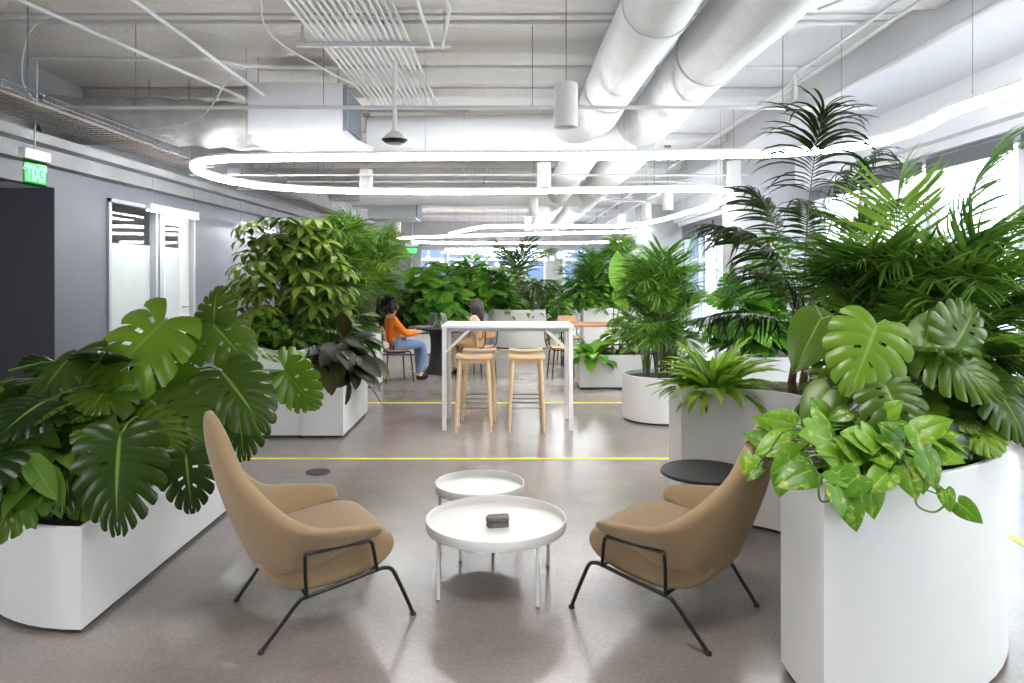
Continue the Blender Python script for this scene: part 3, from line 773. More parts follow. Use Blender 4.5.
for (x,y,l) in [(.46,10.2,'white cylinder pendant between the two LED strands behind the nearest pendant'),
    (3.12,10.1,'white cylinder pendant above the palms in front of the concrete pier'),
    (-2.2,10.9,'white cylinder pendant high left behind the LED loop'),
    (2.95,13.6,'white cylinder pendant just beyond the right bend of the LED line'),
    (3.0,16.0,'second white cylinder pendant beyond the right bend of the LED line'),
    (2.9,18.9,'third white cylinder pendant receding along the concrete pier'),
    (.46,15.0,'white cylinder pendant over the far curved planter'),
    (-3.4,21.5,'small far white cylinder pendant at the left end of the far LED loop'),
    (.46,20.0,'small far white cylinder pendant in the middle of the ceiling')]:
    pendant(l,x,y, zc=4.0)
# unseen pendants added above and behind the viewpoint to brighten the seating bay
for (x,y,l) in [(.46,2.0,'unseen white cylinder pendant added above the tray tables for light'),(-2.6,2.0,'unseen white cylinder pendant added above the monstera planter for light'),(2.9,1.8,'unseen white cylinder pendant added above the pothos planter for light'),(-1.4,-1.2,'unseen white cylinder pendant added for light behind the viewpoint, left'),(1.8,-1.2,'unseen white cylinder pendant added for light behind the viewpoint, right')]:
    pendant(l,x,y,3.1, zc=4.0, en=PEND*(2.6 if x==.46 else 1.6))

# ---- large ducts
def duct(name, label, pts, r, seg=28, bands=(), m='duct'):
    P=[Vector(p) for p in pts]; t=thing(name,label,'duct',tuple(P[0]))
    obj('duct_body', MB().tube(P, r, seg), M[m], t, world=True, angle=50)
    for (i,f) in bands:
        p=P[i].lerp(P[i+1],f); d=(P[i+1]-P[i]).normalized()
        obj('joint_band', MB().tube([p-d*.03,p+d*.03], r+.012, seg), M['duct'], t, world=True, angle=50)
    return t
def wob(p0,p1,n,a=.012):
    p0=Vector(p0);p1=Vector(p1); return [p0.lerp(p1,i/n)+(Vector((R.uniform(-a,a),0,R.uniform(-a,a))) if 0<i<n else Vector()) for i in range(n+1)]
dz=3.49
duct('air_duct','left one of the two big white wrapped ducts running toward the camera', wob((1.03,-3,dz),(1.03,8.6,dz),16)+[Vector((.97,8.9,dz)),Vector((.88,9.15,dz)),Vector((.7,9.32,dz-.01))], .255, bands=((6,.5),(11,.2),(14,.5)))
duct('air_duct','right one of the two big white wrapped ducts, ending beside the other', wob((1.73,-3,dz-.01),(1.73,8.9,dz-.01),16)+[Vector((1.66,9.2,dz)),Vector((1.5,9.42,dz))], .285, bands=((5,.5),(9,.2),(12,.5),(15,.3)))
duct('air_duct','wide white duct crossing the ceiling behind the LED loop', wob((1.6,9.45,3.38),(-1.85,9.45,3.34),10), .285, bands=((3,.5),(6,.5)))
duct('air_duct','crumpled insulated duct left of the white air handling box', wob((-2.95,8.9,3.38),(-5.5,8.6,3.42),14,.03), .28, m='foil')
duct('air_duct','left far white duct continuing toward the end of the room', wob((1.0,9.8,3.3),(1.0,26,3.3),14), .25, bands=((2,.5),(5,.5)))
duct('air_duct','right far white duct continuing toward the end of the room', wob((1.68,9.8,3.3),(1.68,26,3.3),14), .27, bands=((3,.5),(6,.5)))
duct('air_duct','far white crossing duct above the second LED strand', wob((-3.2,15.4,3.3),(1.5,15.4,3.3),8), .27)
# ---- air handler
t=thing('air_handler','white rectangular air handling box under the ceiling at left','air handler',(-2.4,8.3,3.05))
obj('cabinet',MB().box((-2.93,8.0,3.13),(-1.88,8.9,3.69)),M['ledge'],t,world=True,smooth=False,bevel=.008)
obj('collar',MB().prism([(-2.9,8.05),(-1.9,8.05),(-1.7,8.9),(-2.95,8.9)],3.04,3.13),M['ledge'],t,world=True,smooth=False)
obj('filter',MB().box((-1.88,8.06,3.2),(-1.84,8.82,3.63)),M['filt'],t,world=True,smooth=False)
obj('filter_frame',MB().box((-1.885,8.02,3.16),(-1.83,8.06,3.67)),M['galv'],t,world=True,smooth=False)
for x in (-2.85,-1.95): obj('hanger_rod',MB().tube([(x,8.1,3.69),(x,8.1,4.0)],.006,6),M['galv'],t,world=True)
t=thing('air_handler','distant white air handling box left of the far LED loop','air handler',(-3.0,18,3.0))
obj('cabinet',MB().box((-3.6,18,2.95),(-2.4,19,3.5)),M['ledge'],t,world=True,smooth=False); obj('filter',MB().box((-2.4,18.05,3.0),(-2.36,18.95,3.45)),M['filt'],t,world=True,smooth=False)
# ---- conduit bank
for i in range(15):
    x=-1.74+.058*i; o=obj('conduit',MB().tube([(x,-3.4,3.665),(x,9.3-.02*i,3.665)],.0145,8),M['pipe'])
    tag(o,'thin white conduit in the dense parallel bank at top left of centre','conduit','parallel conduits in the ceiling bank')
o=obj('strut_channel',MB().box((-1.95,6.5,3.615),(-.55,6.54,3.65)).box((-1.9,6.505,3.65),(-1.88,6.52,4.0)).box((-.62,6.505,3.65),(-.6,6.52,4.0)),M['pipe'],smooth=False); tag(o,'steel strut rail across the conduit bank','strut rail')
o=obj('strut_channel',MB().box((-1.95,9.1,3.615),(-.55,9.14,3.65)),M['galv'],smooth=False); tag(o,'steel strut rail at the far end of the conduit bank','strut rail')
for i in range(11):
    x=-.95+.09*i; o=obj('conduit',MB().tube([(x,14.0,3.60),(x,19.3,3.60)],.016,6),M['pipe'])
    tag(o,'thin grey conduit in the far conduit bank beyond the white crossing duct','conduit','conduits in the far ceiling bank')
# ---- sprinkler and service pipes
def pipe(pts,r,label,m='pipe',cat='pipe',rods=()):
    t=thing('ceiling_pipe',label,cat,tuple(Vector(pts[0])))
    obj('pipe_run',MB().tube(pts,r,10),M[m],t,world=True,angle=60)
    for (x,y,z) in rods: obj('hanger_rod',MB().tube([(x,y,z),(x,y,4.0)],.005,5),M['galv'],t,world=True)
    return t
pipe([(-4.3,6.9,3.155),(3.5,6.9,3.155)],.019,'white sprinkler pipe crossing in front of the air handling box',rods=[(-3.6,6.9,3.16),(-1.8,6.9,3.16),(.2,6.9,3.16),(2.6,6.9,3.16)])
pipe([(-4.6,6.9,3.62),(-2.95,6.9,3.62),(-2.75,7.4,3.70),(-2.6,7.75,3.79),(-2.3,7.85,3.815),(3.4,7.85,3.815)],.02,'thicker white pipe crossing the ceiling with a kink at left')
pipe([(-4.6,12.1,3.0),(3.6,12.1,3.0)],.024,'white sprinkler pipe crossing beyond the LED loop',rods=[(-3,12.1,3.01),(2.4,12.1,3.01)])
pipe([(-5.5,6.50,3.83),(3.4,6.50,3.83)],.022,'grey pipe crossing near the top of the picture')
pipe([(-5.5,6.36,3.85),(3.4,6.36,3.85)],.014,'thin grey conduit crossing at the top edge of the picture')
pipe([(-2.75,4.4,3.55),(-2.75,8.0,3.55)],.017,'white branch pipe running toward the air handling box, steep left')
pipe([(-3.7,4.6,3.55),(-2.98,8.0,3.52)],.017,'second slanting white branch pipe at far left')
pipe([(3.15,-3.4,3.78),(3.15,8.0,3.78),(3.15,8.2,3.7),(3.15,30,3.7)],.018,'thin white conduit running to the far end beside the ducts',rods=())
pipe([(3.28,-3.4,3.75),(3.28,30,3.75)],.016,'second thin white conduit beside the first, nearer the windows')
pipe([(3.62,-3.4,3.56),(3.62,30,3.56)],.035,'thick white pipe along the edge of the window-side ceiling band')
pipe([(-.5,-3.4,3.6),(-.5,5.3,3.6),(-.47,5.5,3.58),(-.62,6.4,3.57)],.015,'white conduit right of the conduit bank with a small bend')
pipe([(-.7,-3.4,3.58),(-.7,6.4,3.58)],.013,'slim white conduit just right of the conduit bank')
pipe([(2.2,5.0,3.82),(2.9,5.05,3.82),(3.02,5.15,3.82),(3.02,5.4,3.82),(2.6,6.1,3.80)],.014,'hooked white conduit near the window-side ceiling band')
pipe([(-4.6,10.3,2.98),(3.4,10.3,2.98)],.015,'slim white pipe crossing behind the LED loop at left')
pipe([(-4.2,13.5,3.3),(3.4,13.5,3.3)],.02,'slim white pipe crossing far behind the LED loop')
pipe([(-4.2,17.0,3.3),(3.4,17.0,3.3)],.02,'distant white pipe crossing under the far ceiling')
# junction boxes
for (x,y,z,l) in [(-2.35,4.75,3.62,'grey electrical box on the ceiling above the exit side'),(-1.98,4.75,3.62,'grey electrical box on the ceiling next to the conduit bank'),(-.62,4.9,3.6,'grey electrical box right of the conduit bank'),(-3.9,9.2,2.93,'small grey box under the far end of the cable tray'),(-3.8,9.9,2.93,'small grey box under the cable tray beside the LED bend')]:
    t=thing('junction_box',l,'electrical box',(x,y,z)); obj('box_body',MB().box((-.09,-.06,0),(.09,.06,.09)),M['galv'],t,smooth=False,bevel=.006); obj('box_cover',MB().box((-.08,-.05,-.006),(.08,.05,0)),M['pipe'],t,smooth=False)
# hanging loop cables
for pts,l in [([(-4.0,6.5,3.9),(-4.3,6.45,3.75),(-4.35,6.4,3.3),(-4.2,6.4,3.05)],'white cable looping down to the cable tray at far left'),
    ([(-1.75,5.0,3.7),(-1.9,5.6,3.45),(-1.6,6.1,3.3),(-1.4,6.4,3.24)],'thin dark cable hanging between ceiling box and pipe'),
    ([(-2.9,7.4,3.6),(-3.3,7.6,3.2),(-4.0,7.8,3.12)],'grey cable sagging into the cable tray')]:
    o=obj('cable',MB().tube(catmull(pts,6),.008,6),M['pipe']); tag(o,l,'cable')
# ---- mesh cable tray
t=thing('cable_tray','long wire mesh cable tray with cables along the left side','cable tray',(-4.28,5,2.98))
tr=MB(); x0,x1=-4.53,-4.03
for k in range(11): x=x0+(x1-x0)*k/10; tr.tube([(x,1.0,3.0),(x,22.0,3.0)],.0045,4)
for z in (3.05,3.10):
    for x in (x0,x1): tr.tube([(x,1.0,z),(x,22.0,z)],.0045,4)
y=1.0
while y<22: tr.tube([(x0,y,3.10),(x0,y,2.995),(x1,y,2.995),(x1,y,3.10)],.0045,4); y+=.10 if y<11 else .3
obj('wire_mesh',tr,M['galv'],t,world=True)
for i in range(16):
    x=-4.45+.024*i; obj('cable_run',MB().tube([(x+R.uniform(-.02,.02),1+1.4*j,3.018+.012*(i%3)+R.uniform(0,.01)) for j in range(16)],.010,6),M['rib'] if i%3==0 else (M['pipe'] if i%3==1 else M['cablegrey']),t,world=True)
for y in (3,6,9,12,15,18): 
    for x in (x0,x1): obj('hanger_rod',MB().tube([(x,y,3.0),(x,y,4.0)],.006,5),M['galv'],t,world=True)
# ---- ceiling devices: bell shaped
def bell(label,x,y,z,zc,big=1.0):
    t=thing('ceiling_device',label,'ceiling device',(x,y,z))
    obj('bell',MB().lathe([(.125,.045),(.12,.06),(.06,.11),(.03,.13),(.022,.2),(.022,zc-z)],seg=32),M['white'],t)
    obj('dark_ring',MB().lathe([(.085,.012),(.12,.04),(.125,.046),(.05,.05)],seg=32),M['blackcloth'],t)
    obj('lens',MB().lathe([(0,0),(.07,.002),(.085,.014),(.05,.02)],seg=32),M['galv'],t)
bell('bell shaped white and black ceiling device hanging from the conduit bank',-1.12,6.9,2.80,3.6)
bell('round white and black ceiling device near the window-side ceiling band',3.12,7.9,3.34,3.75)
for x,y in ((-.5,13.0),(-2.6,13.0),(2.6,22.0)):
    o=obj('sprinkler_head',MB().lathe([(.0,3.19),(.03,3.2),(.03,3.21),(.012,3.22),(.012,3.3)],(x,y,0),12),M['galv']); tag(o,'small sprinkler head under a far ceiling pipe','sprinkler head','far sprinkler heads')
# ---- exit signs
def exit_sign(label,x,y,z,rz):
    t=thing('exit_sign',label,'exit sign',(x,y,z),rz)
    obj('housing',MB().box((-.19,-.035,.0),(.19,.035,.10)),M['white'],t,smooth=False,bevel=.005)
    p=obj('panel',MB().box((-.17,-.006,-.25),(.17,.004,-.0)),M['exitglass'],t,smooth=False)
    obj('glow_panel',MB().box((-.155,-.0085,-.215),(.155,-.0065,-.035)),M['exitgreen'],t,smooth=False)
    cu=bpy.data.curves.new('exit_text','FONT'); cu.body='EXIT'; cu.size=.19; cu.extrude=.002; cu.align_x='CENTER'; cu.offset=.009
    tx=bpy.data.objects.new('tmp',cu); COL.objects.link(tx); bpy.context.view_layer.update()
    me=bpy.data.meshes.new_from_object(tx.evaluated_get(bpy.context.evaluated_depsgraph_get())); bpy.data.objects.remove(tx)
    for v in me.vertices: v.co=Vector((-v.co.x*.72, -.0105+v.co.z, v.co.y-.192))     # seen from behind: mirrored
    me.flip_normals(); me.materials.append(M['exitbright']); o=bpy.data.objects.new('lettering',me); link(o,t)
    obj('conduit_stem',MB().tube([(0,0,.1),(0,0,.3),(.03,0,.5),(.03,0,1.0)],.008,8),M['pipe'],t)
exit_sign('large green lit exit sign hanging before the dark opening on the left',-4.62,6.98,2.66,math.radians(90))
exit_sign('small distant green exit sign before the far grey partition',-3.05,22.0,2.42,0)
# ---- linear batten lights near the left wall
for i,(y0,y1,l) in enumerate([(9.62,11.1,'short white linear light hanging in front of the glazed meeting room'),(12.8,14.7,'white linear light hanging beyond the meeting room door'),(21.0,23.6,'far white linear light near the grey partition')]):
    x=-4.85; z=2.41
    t=thing('batten_light',l,'ceiling light',(x,y0,z)); obj('housing',MB().box((x-.035,y0,z+.012),(x+.035,y1,z+.10)),M['white'],t,world=True,smooth=False)
    obj('diffuser',MB().box((x-.03,y0+.01,z),(x+.03,y1-.01,z+.012)),M['led'],t,world=True,smooth=False)
    for y in (y0+.1,y1-.1): obj('suspension_wire',MB().tube([(x,y,z+.1),(x,y,2.9)],.004,5),M['wire'],t,world=True)
# ---- globe pendants at the far end
gl=[(428,258),(442,261),(457,264),(470,265),(484,265),(497,265),(508,266),(493,256),(537,256.5),(545,259.5),(552,258.5),(559.5,255),(518,262),(527,263)]
for i,(px,py) in enumerate(gl):
    d=26+ (i%4)*.7; p=V3(px,py,d)
    t=thing('globe_light','small glowing globe bulb hanging over the far end of the room','globe light',tuple(p),0,'glowing globe bulbs at the far end')
    obj('globe',MB().ball((0,0,0),.085 if i not in (11,8) else .12,12,8),M['bulb'],t); obj('cord',MB().tube([(0,0,.08),(0,0,4.0-p.z)],.006,4),M['wire'],t)
# ================================================================ PLANTS
LM = dict(
 mon=leafmat('monstera_leaf', (24,50,12), (110,146,36), (130,156,70), .28),
 monb=leafmat('bright_monstera_leaf', (84,124,36), (124,160,56), (176,200,110), .33),
 pothos=leafmat('pothos_leaf', (72,122,18), (112,156,34), (150,184,70), .33, varieg=(190,200,96)),
 areca=leafmat('areca_leaf', (52,96,26), (130,168,60), None, .4, trans=.35),
 arecad=leafmat('deep_green_palm_leaf', (64,112,30), (128,172,64), None, .4, trans=.35),
 kentia=leafmat('kentia_leaf', (30,52,20), (78,104,40), None, .35, trans=.2),
 umb=leafmat('umbrella_leaf', (52,84,20), (146,172,62), (170,190,120), .3),
 fern=leafmat('fern_leaf', (112,158,40), (172,204,72), (160,196,90), .45, trans=.35),
 dark=leafmat('burgundy_leaf', (26,38,18), (66,66,32), (120,56,44), .36, trans=.15),
 lily=leafmat('lily_leaf', (66,104,32), (112,148,54), (140,170,84), .32),
 bright=leafmat('bright_green_leaf', (50,104,24), (120,172,54), None, .4, trans=.4),
 mid=leafmat('mid_green_leaf', (42,80,20), (112,150,46), None, .4, trans=.3),
)
def plant(name, label, cat, base, group=None): return thing(name, label, cat, tuple(base), 0, group)
def petiole(S, a, b, r=.006, sag=.0, seg=6, out=None):
    a=Vector(a); b=Vector(b); m=(a+b)/2; h=(b-a).length
    c = Vector((a.x*.55+b.x*.45, a.y*.55+b.y*.45, max(a.z,b.z)+h*.12)) if out is None else Vector(out)
    P=bez(a,c,b,7); S.tube(P,[r*(1.3-.5*i/7) for i in range(8)],seg); return P
TOCAM = Vector((0,-1,.15))
def hero_leaf(L,S,basepx,tippx,d0,d1,root,T=None,nrm=None,size=None,droop=.35,rnd=None,r=.006,wide=1.0):
    p=V3(basepx[0],basepx[1],d0); q_=V3(tippx[0],tippx[1],d1); dv=q_-p
    sz=size or dv.length/.95
    L.put(T or T_mon[R.randrange(3)], p, dv, nrm or (TOCAM+rv(.15)), sz, droop, rnd=rnd, wide=wide)
    petiole(S, root, p, r)
def clump(L,S,roots,cx,n,rad,zr,T,size,up=.6,droop=.5,down=.35,r=.004,wide=1.0,inner=.35):
    """leaves on the shell of a mound around cx=(x,y,z centre), radii rad=(rx,ry,rz)"""
    cx=Vector(cx)
    for i in range(n):
        a=R.uniform(0,2*PI); e=math.asin(R.uniform(zr[0],zr[1])); k=R.uniform(inner,1)**.6
        o=Vector((math.cos(a)*math.cos(e),math.sin(a)*math.cos(e),math.sin(e)))
        p=cx+Vector((o.x*rad[0],o.y*rad[1],o.z*rad[2]))*k
        d=Vector((o.x,o.y,o.z*.4-down))+rv(.35); nm=Vector((o.x*.6,o.y*.6,up))+rv(.3)
        t=T[R.randrange(len(T))] if isinstance(T,list) else T
        sz=R.uniform(*size); L.put(t,p,d,nm,sz,droop*R.uniform(.5,1.4),rnd=R.random()**1.5,wide=wide)
        if S is not None and i%2==0:
            rt=roots[R.randrange(len(roots))]; petiole(S,rt,p,r,seg=4)
def soilpts(x0,x1,y0,y1,z,n): return [Vector((R.uniform(x0,x1),R.uniform(y0,y1),z)) for _ in range(n)]

# ---------- 1. monstera in the long low planter (left)
def monstera_left():
    t=plant('monstera_plant','big monstera with large split leaves filling the low planter beside the left armchair','plant',(-2.2,4.1,.415))
    L=Leaves(); S=MB(); z=.415
    rt=soilpts(-2.35,-2.0,3.7,4.7,z,9)
    H=lambda *a,**k: hero_leaf(L,S,*a,**k)
    H((164,321),(99,382),3.95,3.75,rt[0],T=T_mon[0],nrm=(-.15,-.75,.75),rnd=.95,droop=.25,r=.008,size=.60)
    H((120,436),(110,524),3.15,3.02,rt[1],T=T_mon[2],nrm=(.05,-.85,.55),rnd=.12,droop=.4,size=.40)
    H((76,352),(32,392),3.9,3.6,rt[2],T=T_mon[1],nrm=(-.4,-.7,.6),rnd=.2,size=.42)
    H((212,324),(262,372),4.1,4.0,rt[3],T=T_mon[1],nrm=(.3,-.6,.7),rnd=.5,size=.34)
    H((214,322),(214,291),4.1,4.2,rt[3],T=T_mon[0],nrm=(0,-.95,-.2),rnd=.35,size=.26)
    H((186,455),(190,503),3.42,3.35,rt[4],T=T_mon[1],nrm=(.2,-.85,.4),rnd=.1,size=.26)
    H((222,372),(266,424),3.9,3.75,rt[5],T=T_mon[0],nrm=(.35,-.7,.6),rnd=.25,size=.40)
    H((285,371),(338,398),5.0,5.3,rt[6],T=T_mon[2],nrm=(.1,-.8,.6),rnd=.85,size=.44,r=.010,droop=.6)
    H((285,371),(318,415),5.0,5.0,rt[6]+Vector((.06,0,0)),T=T_mon[1],nrm=(-.25,-.8,.2),rnd=.7,size=.34,r=.010)
    H((262,352),(288,352),5.0,5.2,rt[6],T=T_mon[1],nrm=(0,-.6,.8),rnd=.75,size=.26)
    H((236,390),(246,470),4.2,4.2,rt[7],T=T_mon[2],nrm=(.3,-.8,.3),rnd=.2,size=.42)
    
    
    H((170,345),(148,420),4.0,3.8,rt[8],T=T_mon[1],nrm=(-.1,-.7,.7),rnd=.5,size=.4)
    H((60,395),(12,410),3.7,3.5,rt[0],T=T_mon[2],nrm=(-.3,-.6,.8),rnd=.4,size=.40)
    H((110,395),(60,430),3.6,3.4,rt[1],T=T_mon[0],nrm=(-.2,-.6,.8),rnd=.3,size=.42)
    H((150,400),(205,440),3.7,3.5,rt[4],T=T_mon[1],nrm=(.2,-.7,.7),rnd=.3,size=.40)
    clump(L,S,rt,(-2.28,4.0,.74),52,(.58,.90,.42),(-.25,.95),T_mon,(.20,.33),droop=.5)
    clump(L,None,rt,(-2.2,3.8,.62),30,(.42,.8,.25),(-.5,.7),T_mon,(.22,.34),droop=.5)
    for k in range(14):
        a=rt[R.randrange(9)]; b=Vector((R.uniform(-2.6,-1.8),R.uniform(3.5,4.6),R.uniform(.8,1.15))); petiole(S,a,b,.006)
    L.build('foliage',LM['mon'],t); obj('stems',S,M['stem'],t,world=True)
monstera_left()
def lily_left():
    t=plant('peace_lily','light green lily with long pointed leaves at the near end of the low monstera planter','plant',(-2.2,3.4,.415))
    L=Leaves(); S=MB(); rt=soilpts(-2.4,-2.05,3.35,3.6,.415,6)
    for b_,tp,d0,d1 in [((38,440),(0,462),3.3,3.1),((42,470),(4,500),3.2,3.0),((48,462),(55,512),3.2,3.1),((25,452),(48,486),3.15,3.1),((20,425),(60,440),3.4,3.3),((10,480),(30,520),3.15,3.05),((50,480),(20,512),3.2,3.05),((60,430),(30,424),3.4,3.3),((30,400),(-10,420),3.5,3.3)]:
        hero_leaf(L,S,b_,tp,d0,d1,rt[R.randrange(6)],T=T_lily,nrm=(-.1,-.5,.85),rnd=R.uniform(.5,1),wide=1.35,droop=.5,r=.004,size=.26)
    clump(L,S,rt,(-2.28,3.5,.62),46,(.36,.26,.26),(.0,.95),T_lily,(.18,.28),wide=1.3,droop=.8,r=.003)
    L.build('foliage',LM['lily'],t); obj('stems',S,M['stem'],t,world=True)
lily_left()

# ---------- 2. front of the C planter: monstera, pothos
def monstera_right():
    t=plant('monstera_plant','monstera with a large bright split leaf at the near end of the tall curved planter','plant',(1.75,3.15,.805))
    L=Leaves(); S=MB(); rt=soilpts(1.5,1.95,2.95,3.3,.80,8)
    H=lambda *a,**k: hero_leaf(L,S,*a,**k)
    H((877,325),(853,390),2.75,2.62,rt[0],T=T_mon[1],nrm=(-.12,-.9,.45),rnd=.75,size=.30,droop=.3,r=.007)
    H((925,345),(975,372),2.8,2.7,rt[1],T=T_mon[2],nrm=(.05,-.8,.6),rnd=.45,size=.30)
    H((925,345),(935,300),2.8,2.9,rt[1],T=T_heart,nrm=(0,-.9,.3),rnd=.5,size=.2)
    H((955,345),(985,300),2.8,2.9,rt[2],T=T_mon[1],nrm=(.1,-.9,.2),rnd=.35,size=.26)
    H((885,385),(905,425),2.65,2.55,rt[3],T=T_mon[0],nrm=(-.1,-.7,.7),rnd=.3,size=.24)
    H((985,375),(1015,410),2.8,2.7,rt[4],T=T_mon[2],nrm=(.2,-.7,.7),rnd=.25,size=.28)
    H((990,425),(965,472),2.78,2.72,rt[5],T=T_heart,nrm=(-.2,-.85,.2),rnd=.0,size=.2)
    H((968,432),(925,450),2.72,2.65,rt[5],T=T_heart,nrm=(-.1,-.8,.4),rnd=.05,size=.2)
    H((975,428),(1004,440),2.75,2.75,rt[5],T=T_heart,nrm=(0,-.9,.3),rnd=.0,size=.17)
    H((835,345),(815,300),2.9,3.0,rt[6],T=T_heart,nrm=(-.1,-.7,.5),rnd=.4,size=.22)
    H((820,320),(790,375),2.9,2.9,rt[6],T=T_heart,nrm=(-.3,-.7,.5),rnd=.4,size=.26)
    H((830,390),(800,425),2.8,2.75,rt[7],T=T_heart,nrm=(-.3,-.7,.6),rnd=.5,size=.2)
    clump(L,S,rt,(1.72,3.05,1.05),30,(.42,.30,.26),(-.4,.9),[T_mon[0],T_mon[1],T_heart],(.18,.28))
    clump(L,S,rt,(2.0,3.05,.92),16,(.18,.2,.14),(-.6,.8),[T_heart],(.13,.2))
    clump(L,S,rt,(1.95,3.25,1.1),24,(.25,.3,.3),(-.4,.9),[T_mon[2],T_mon[1]],(.2,.3))
    L.build('foliage',LM['mon'] ,t); obj('stems',S,M['stem'],t,world=True)
    # the bright leaf in front
    L2=Leaves(); S2=MB()
    return t
monstera_right()
def pothos():
    t=plant('pothos_plant','yellow-green variegated pothos spilling over the near corner of the tall curved planter','plant',(1.3,2.7,.805))
    L=Leaves(); S=MB(); rt=soilpts(1.2,1.55,2.6,2.85,.80,8)
    lv=[((770,445),(748,432),2.7,.13),((795,425),(758,412),2.72,.14),((790,440),(748,452),2.62,.15),((812,470),(768,484),2.5,.15),((752,455),(744,472),2.62,.09),
     ((825,420),(820,408),2.7,.12),((812,418),(842,445),2.6,.16),((830,470),(848,478),2.45,.12),((850,490),(862,522),2.42,.13),((868,480),(878,518),2.42,.14),
     ((845,462),(830,452),2.5,.13),((858,455),(840,436),2.5,.12),((872,442),(850,432),2.5,.13),((862,430),(885,450),2.5,.13),((880,455),(905,462),2.5,.13),
     ((918,432),(945,420),2.45,.12),((915,428),(925,446),2.45,.13),((925,455),(940,486),2.42,.13),((920,462),(925,490),2.42,.12),((905,468),(915,490),2.42,.12),
     ((848,496),(855,520),2.4,.12),((835,487),(842,505),2.4,.1),((880,420),(895,405),2.6,.12),((900,440),(885,425),2.5,.12),((800,455),(776,470),2.55,.13),
     ((785,470),(780,490),2.55,.10),((958,503),(970,512),2.45,.09),((945,490),(952,512),2.42,.08),((830,440),(808,432),2.55,.13),((860,475),(840,490),2.42,.13),((888,472),(872,486),2.42,.12)]
    for b_,tp,d,sz in lv:
        p=V3(b_[0],b_[1],d); q_=V3(tp[0],tp[1],d-.03)
        L.put(T_heart,p,q_-p,(R.uniform(-.5,.3),-.75,R.uniform(.3,.8)),sz*R.uniform(.95,1.1),.5,wide=1.0)
        petiole(S,rt[R.randrange(8)],p,.0028,seg=5)
    for vine in ([(905,460),(915,485),(917,505),(935,512),(950,500)],[(815,455),(818,475),(820,500),(832,500)],[(800,430),(770,450),(756,468)]):
        P=[rt[0]+Vector((0.02,0,0))]+[V3(x,y,2.42 if x>800 else 2.6) for x,y in vine]; S.tube(catmull(P,5),.0035,6)
    clump(L,S,rt,(1.33,2.72,.92),75,(.30,.22,.14),(-.5,.95),T_heart,(.09,.14),r=.0025)
    clump(L,S,rt,(1.2,2.78,.86),24,(.28,.2,.12),(-.5,.9),T_heart,(.09,.13),r=.0025)
    L.build('foliage',LM['pothos'],t); obj('stems',S,M['stem'],t,world=True)
pothos()
# ---------- areca palms
def areca(label,base,n,hgt,spread,ll,lf,m,group=None,name='areca_palm',T=T_leafl,canes=8,crad=.1,leaflets=22,a_rng=(0,2*PI),extra=(),a0=62,DR=.7):
    t=plant(name,label,'palm plant',base,group)
    L=Leaves(); S=MB(); b0=Vector(base)
    cs=[b0+Vector((R.uniform(-crad,crad),R.uniform(-crad,crad),-.002)) for _ in range(canes)]
    for i in range(n):
        c=cs[i%canes]; a=R.uniform(*a_rng); h=hgt*R.uniform(.45,1.0); s_=spread*R.uniform(.35,1.0)*(1.15-h/hgt*.5)
        end=c+Vector((math.cos(a)*s_,math.sin(a)*s_,h*R.uniform(.72,.98))); ctl=c+Vector((math.cos(a)*s_*.15,math.sin(a)*s_*.15,h*1.02))
        if h<hgt*.6: end.z -= .1*hgt
        frond(L,S,bez(c,ctl,end,9),leaflets,ll*R.uniform(.8,1.15),T,t0=R.uniform(.35,.5),droop=DR,r=lf,a0=a0)
    for p0,p1,p2 in extra: frond(L,S,bez(p0,p1,p2,9),leaflets,ll,T,t0=.4,r=lf)
    L.build('foliage',LM[m],t); obj('canes',S,M['cane'],t,world=True)
    return t
# big palms in the C planter behind the monstera
b1=Vector((2.0,3.45,.805))
areca('large bushy palm rising behind the monstera in the tall curved planter',b1,60,1.02,.58,.32,.006,'areca',crad=.16,leaflets=22,canes=12,
   extra=[(b1,V3(930,230,3.2),V3(1004,143,3.15)),(b1,V3(880,200,3.3),V3(905,185,3.3)),(b1,V3(850,230,3.5),V3(765,150+90,3.6)),(b1,V3(990,220,3.3),V3(1060,190,3.3))])
b2=Vector((2.08,4.0,.805))
areca('second bushy palm at the window side of the tall curved planter',b2,40,1.05,.55,.32,.006,'areca',crad=.12,leaflets=20,canes=9)
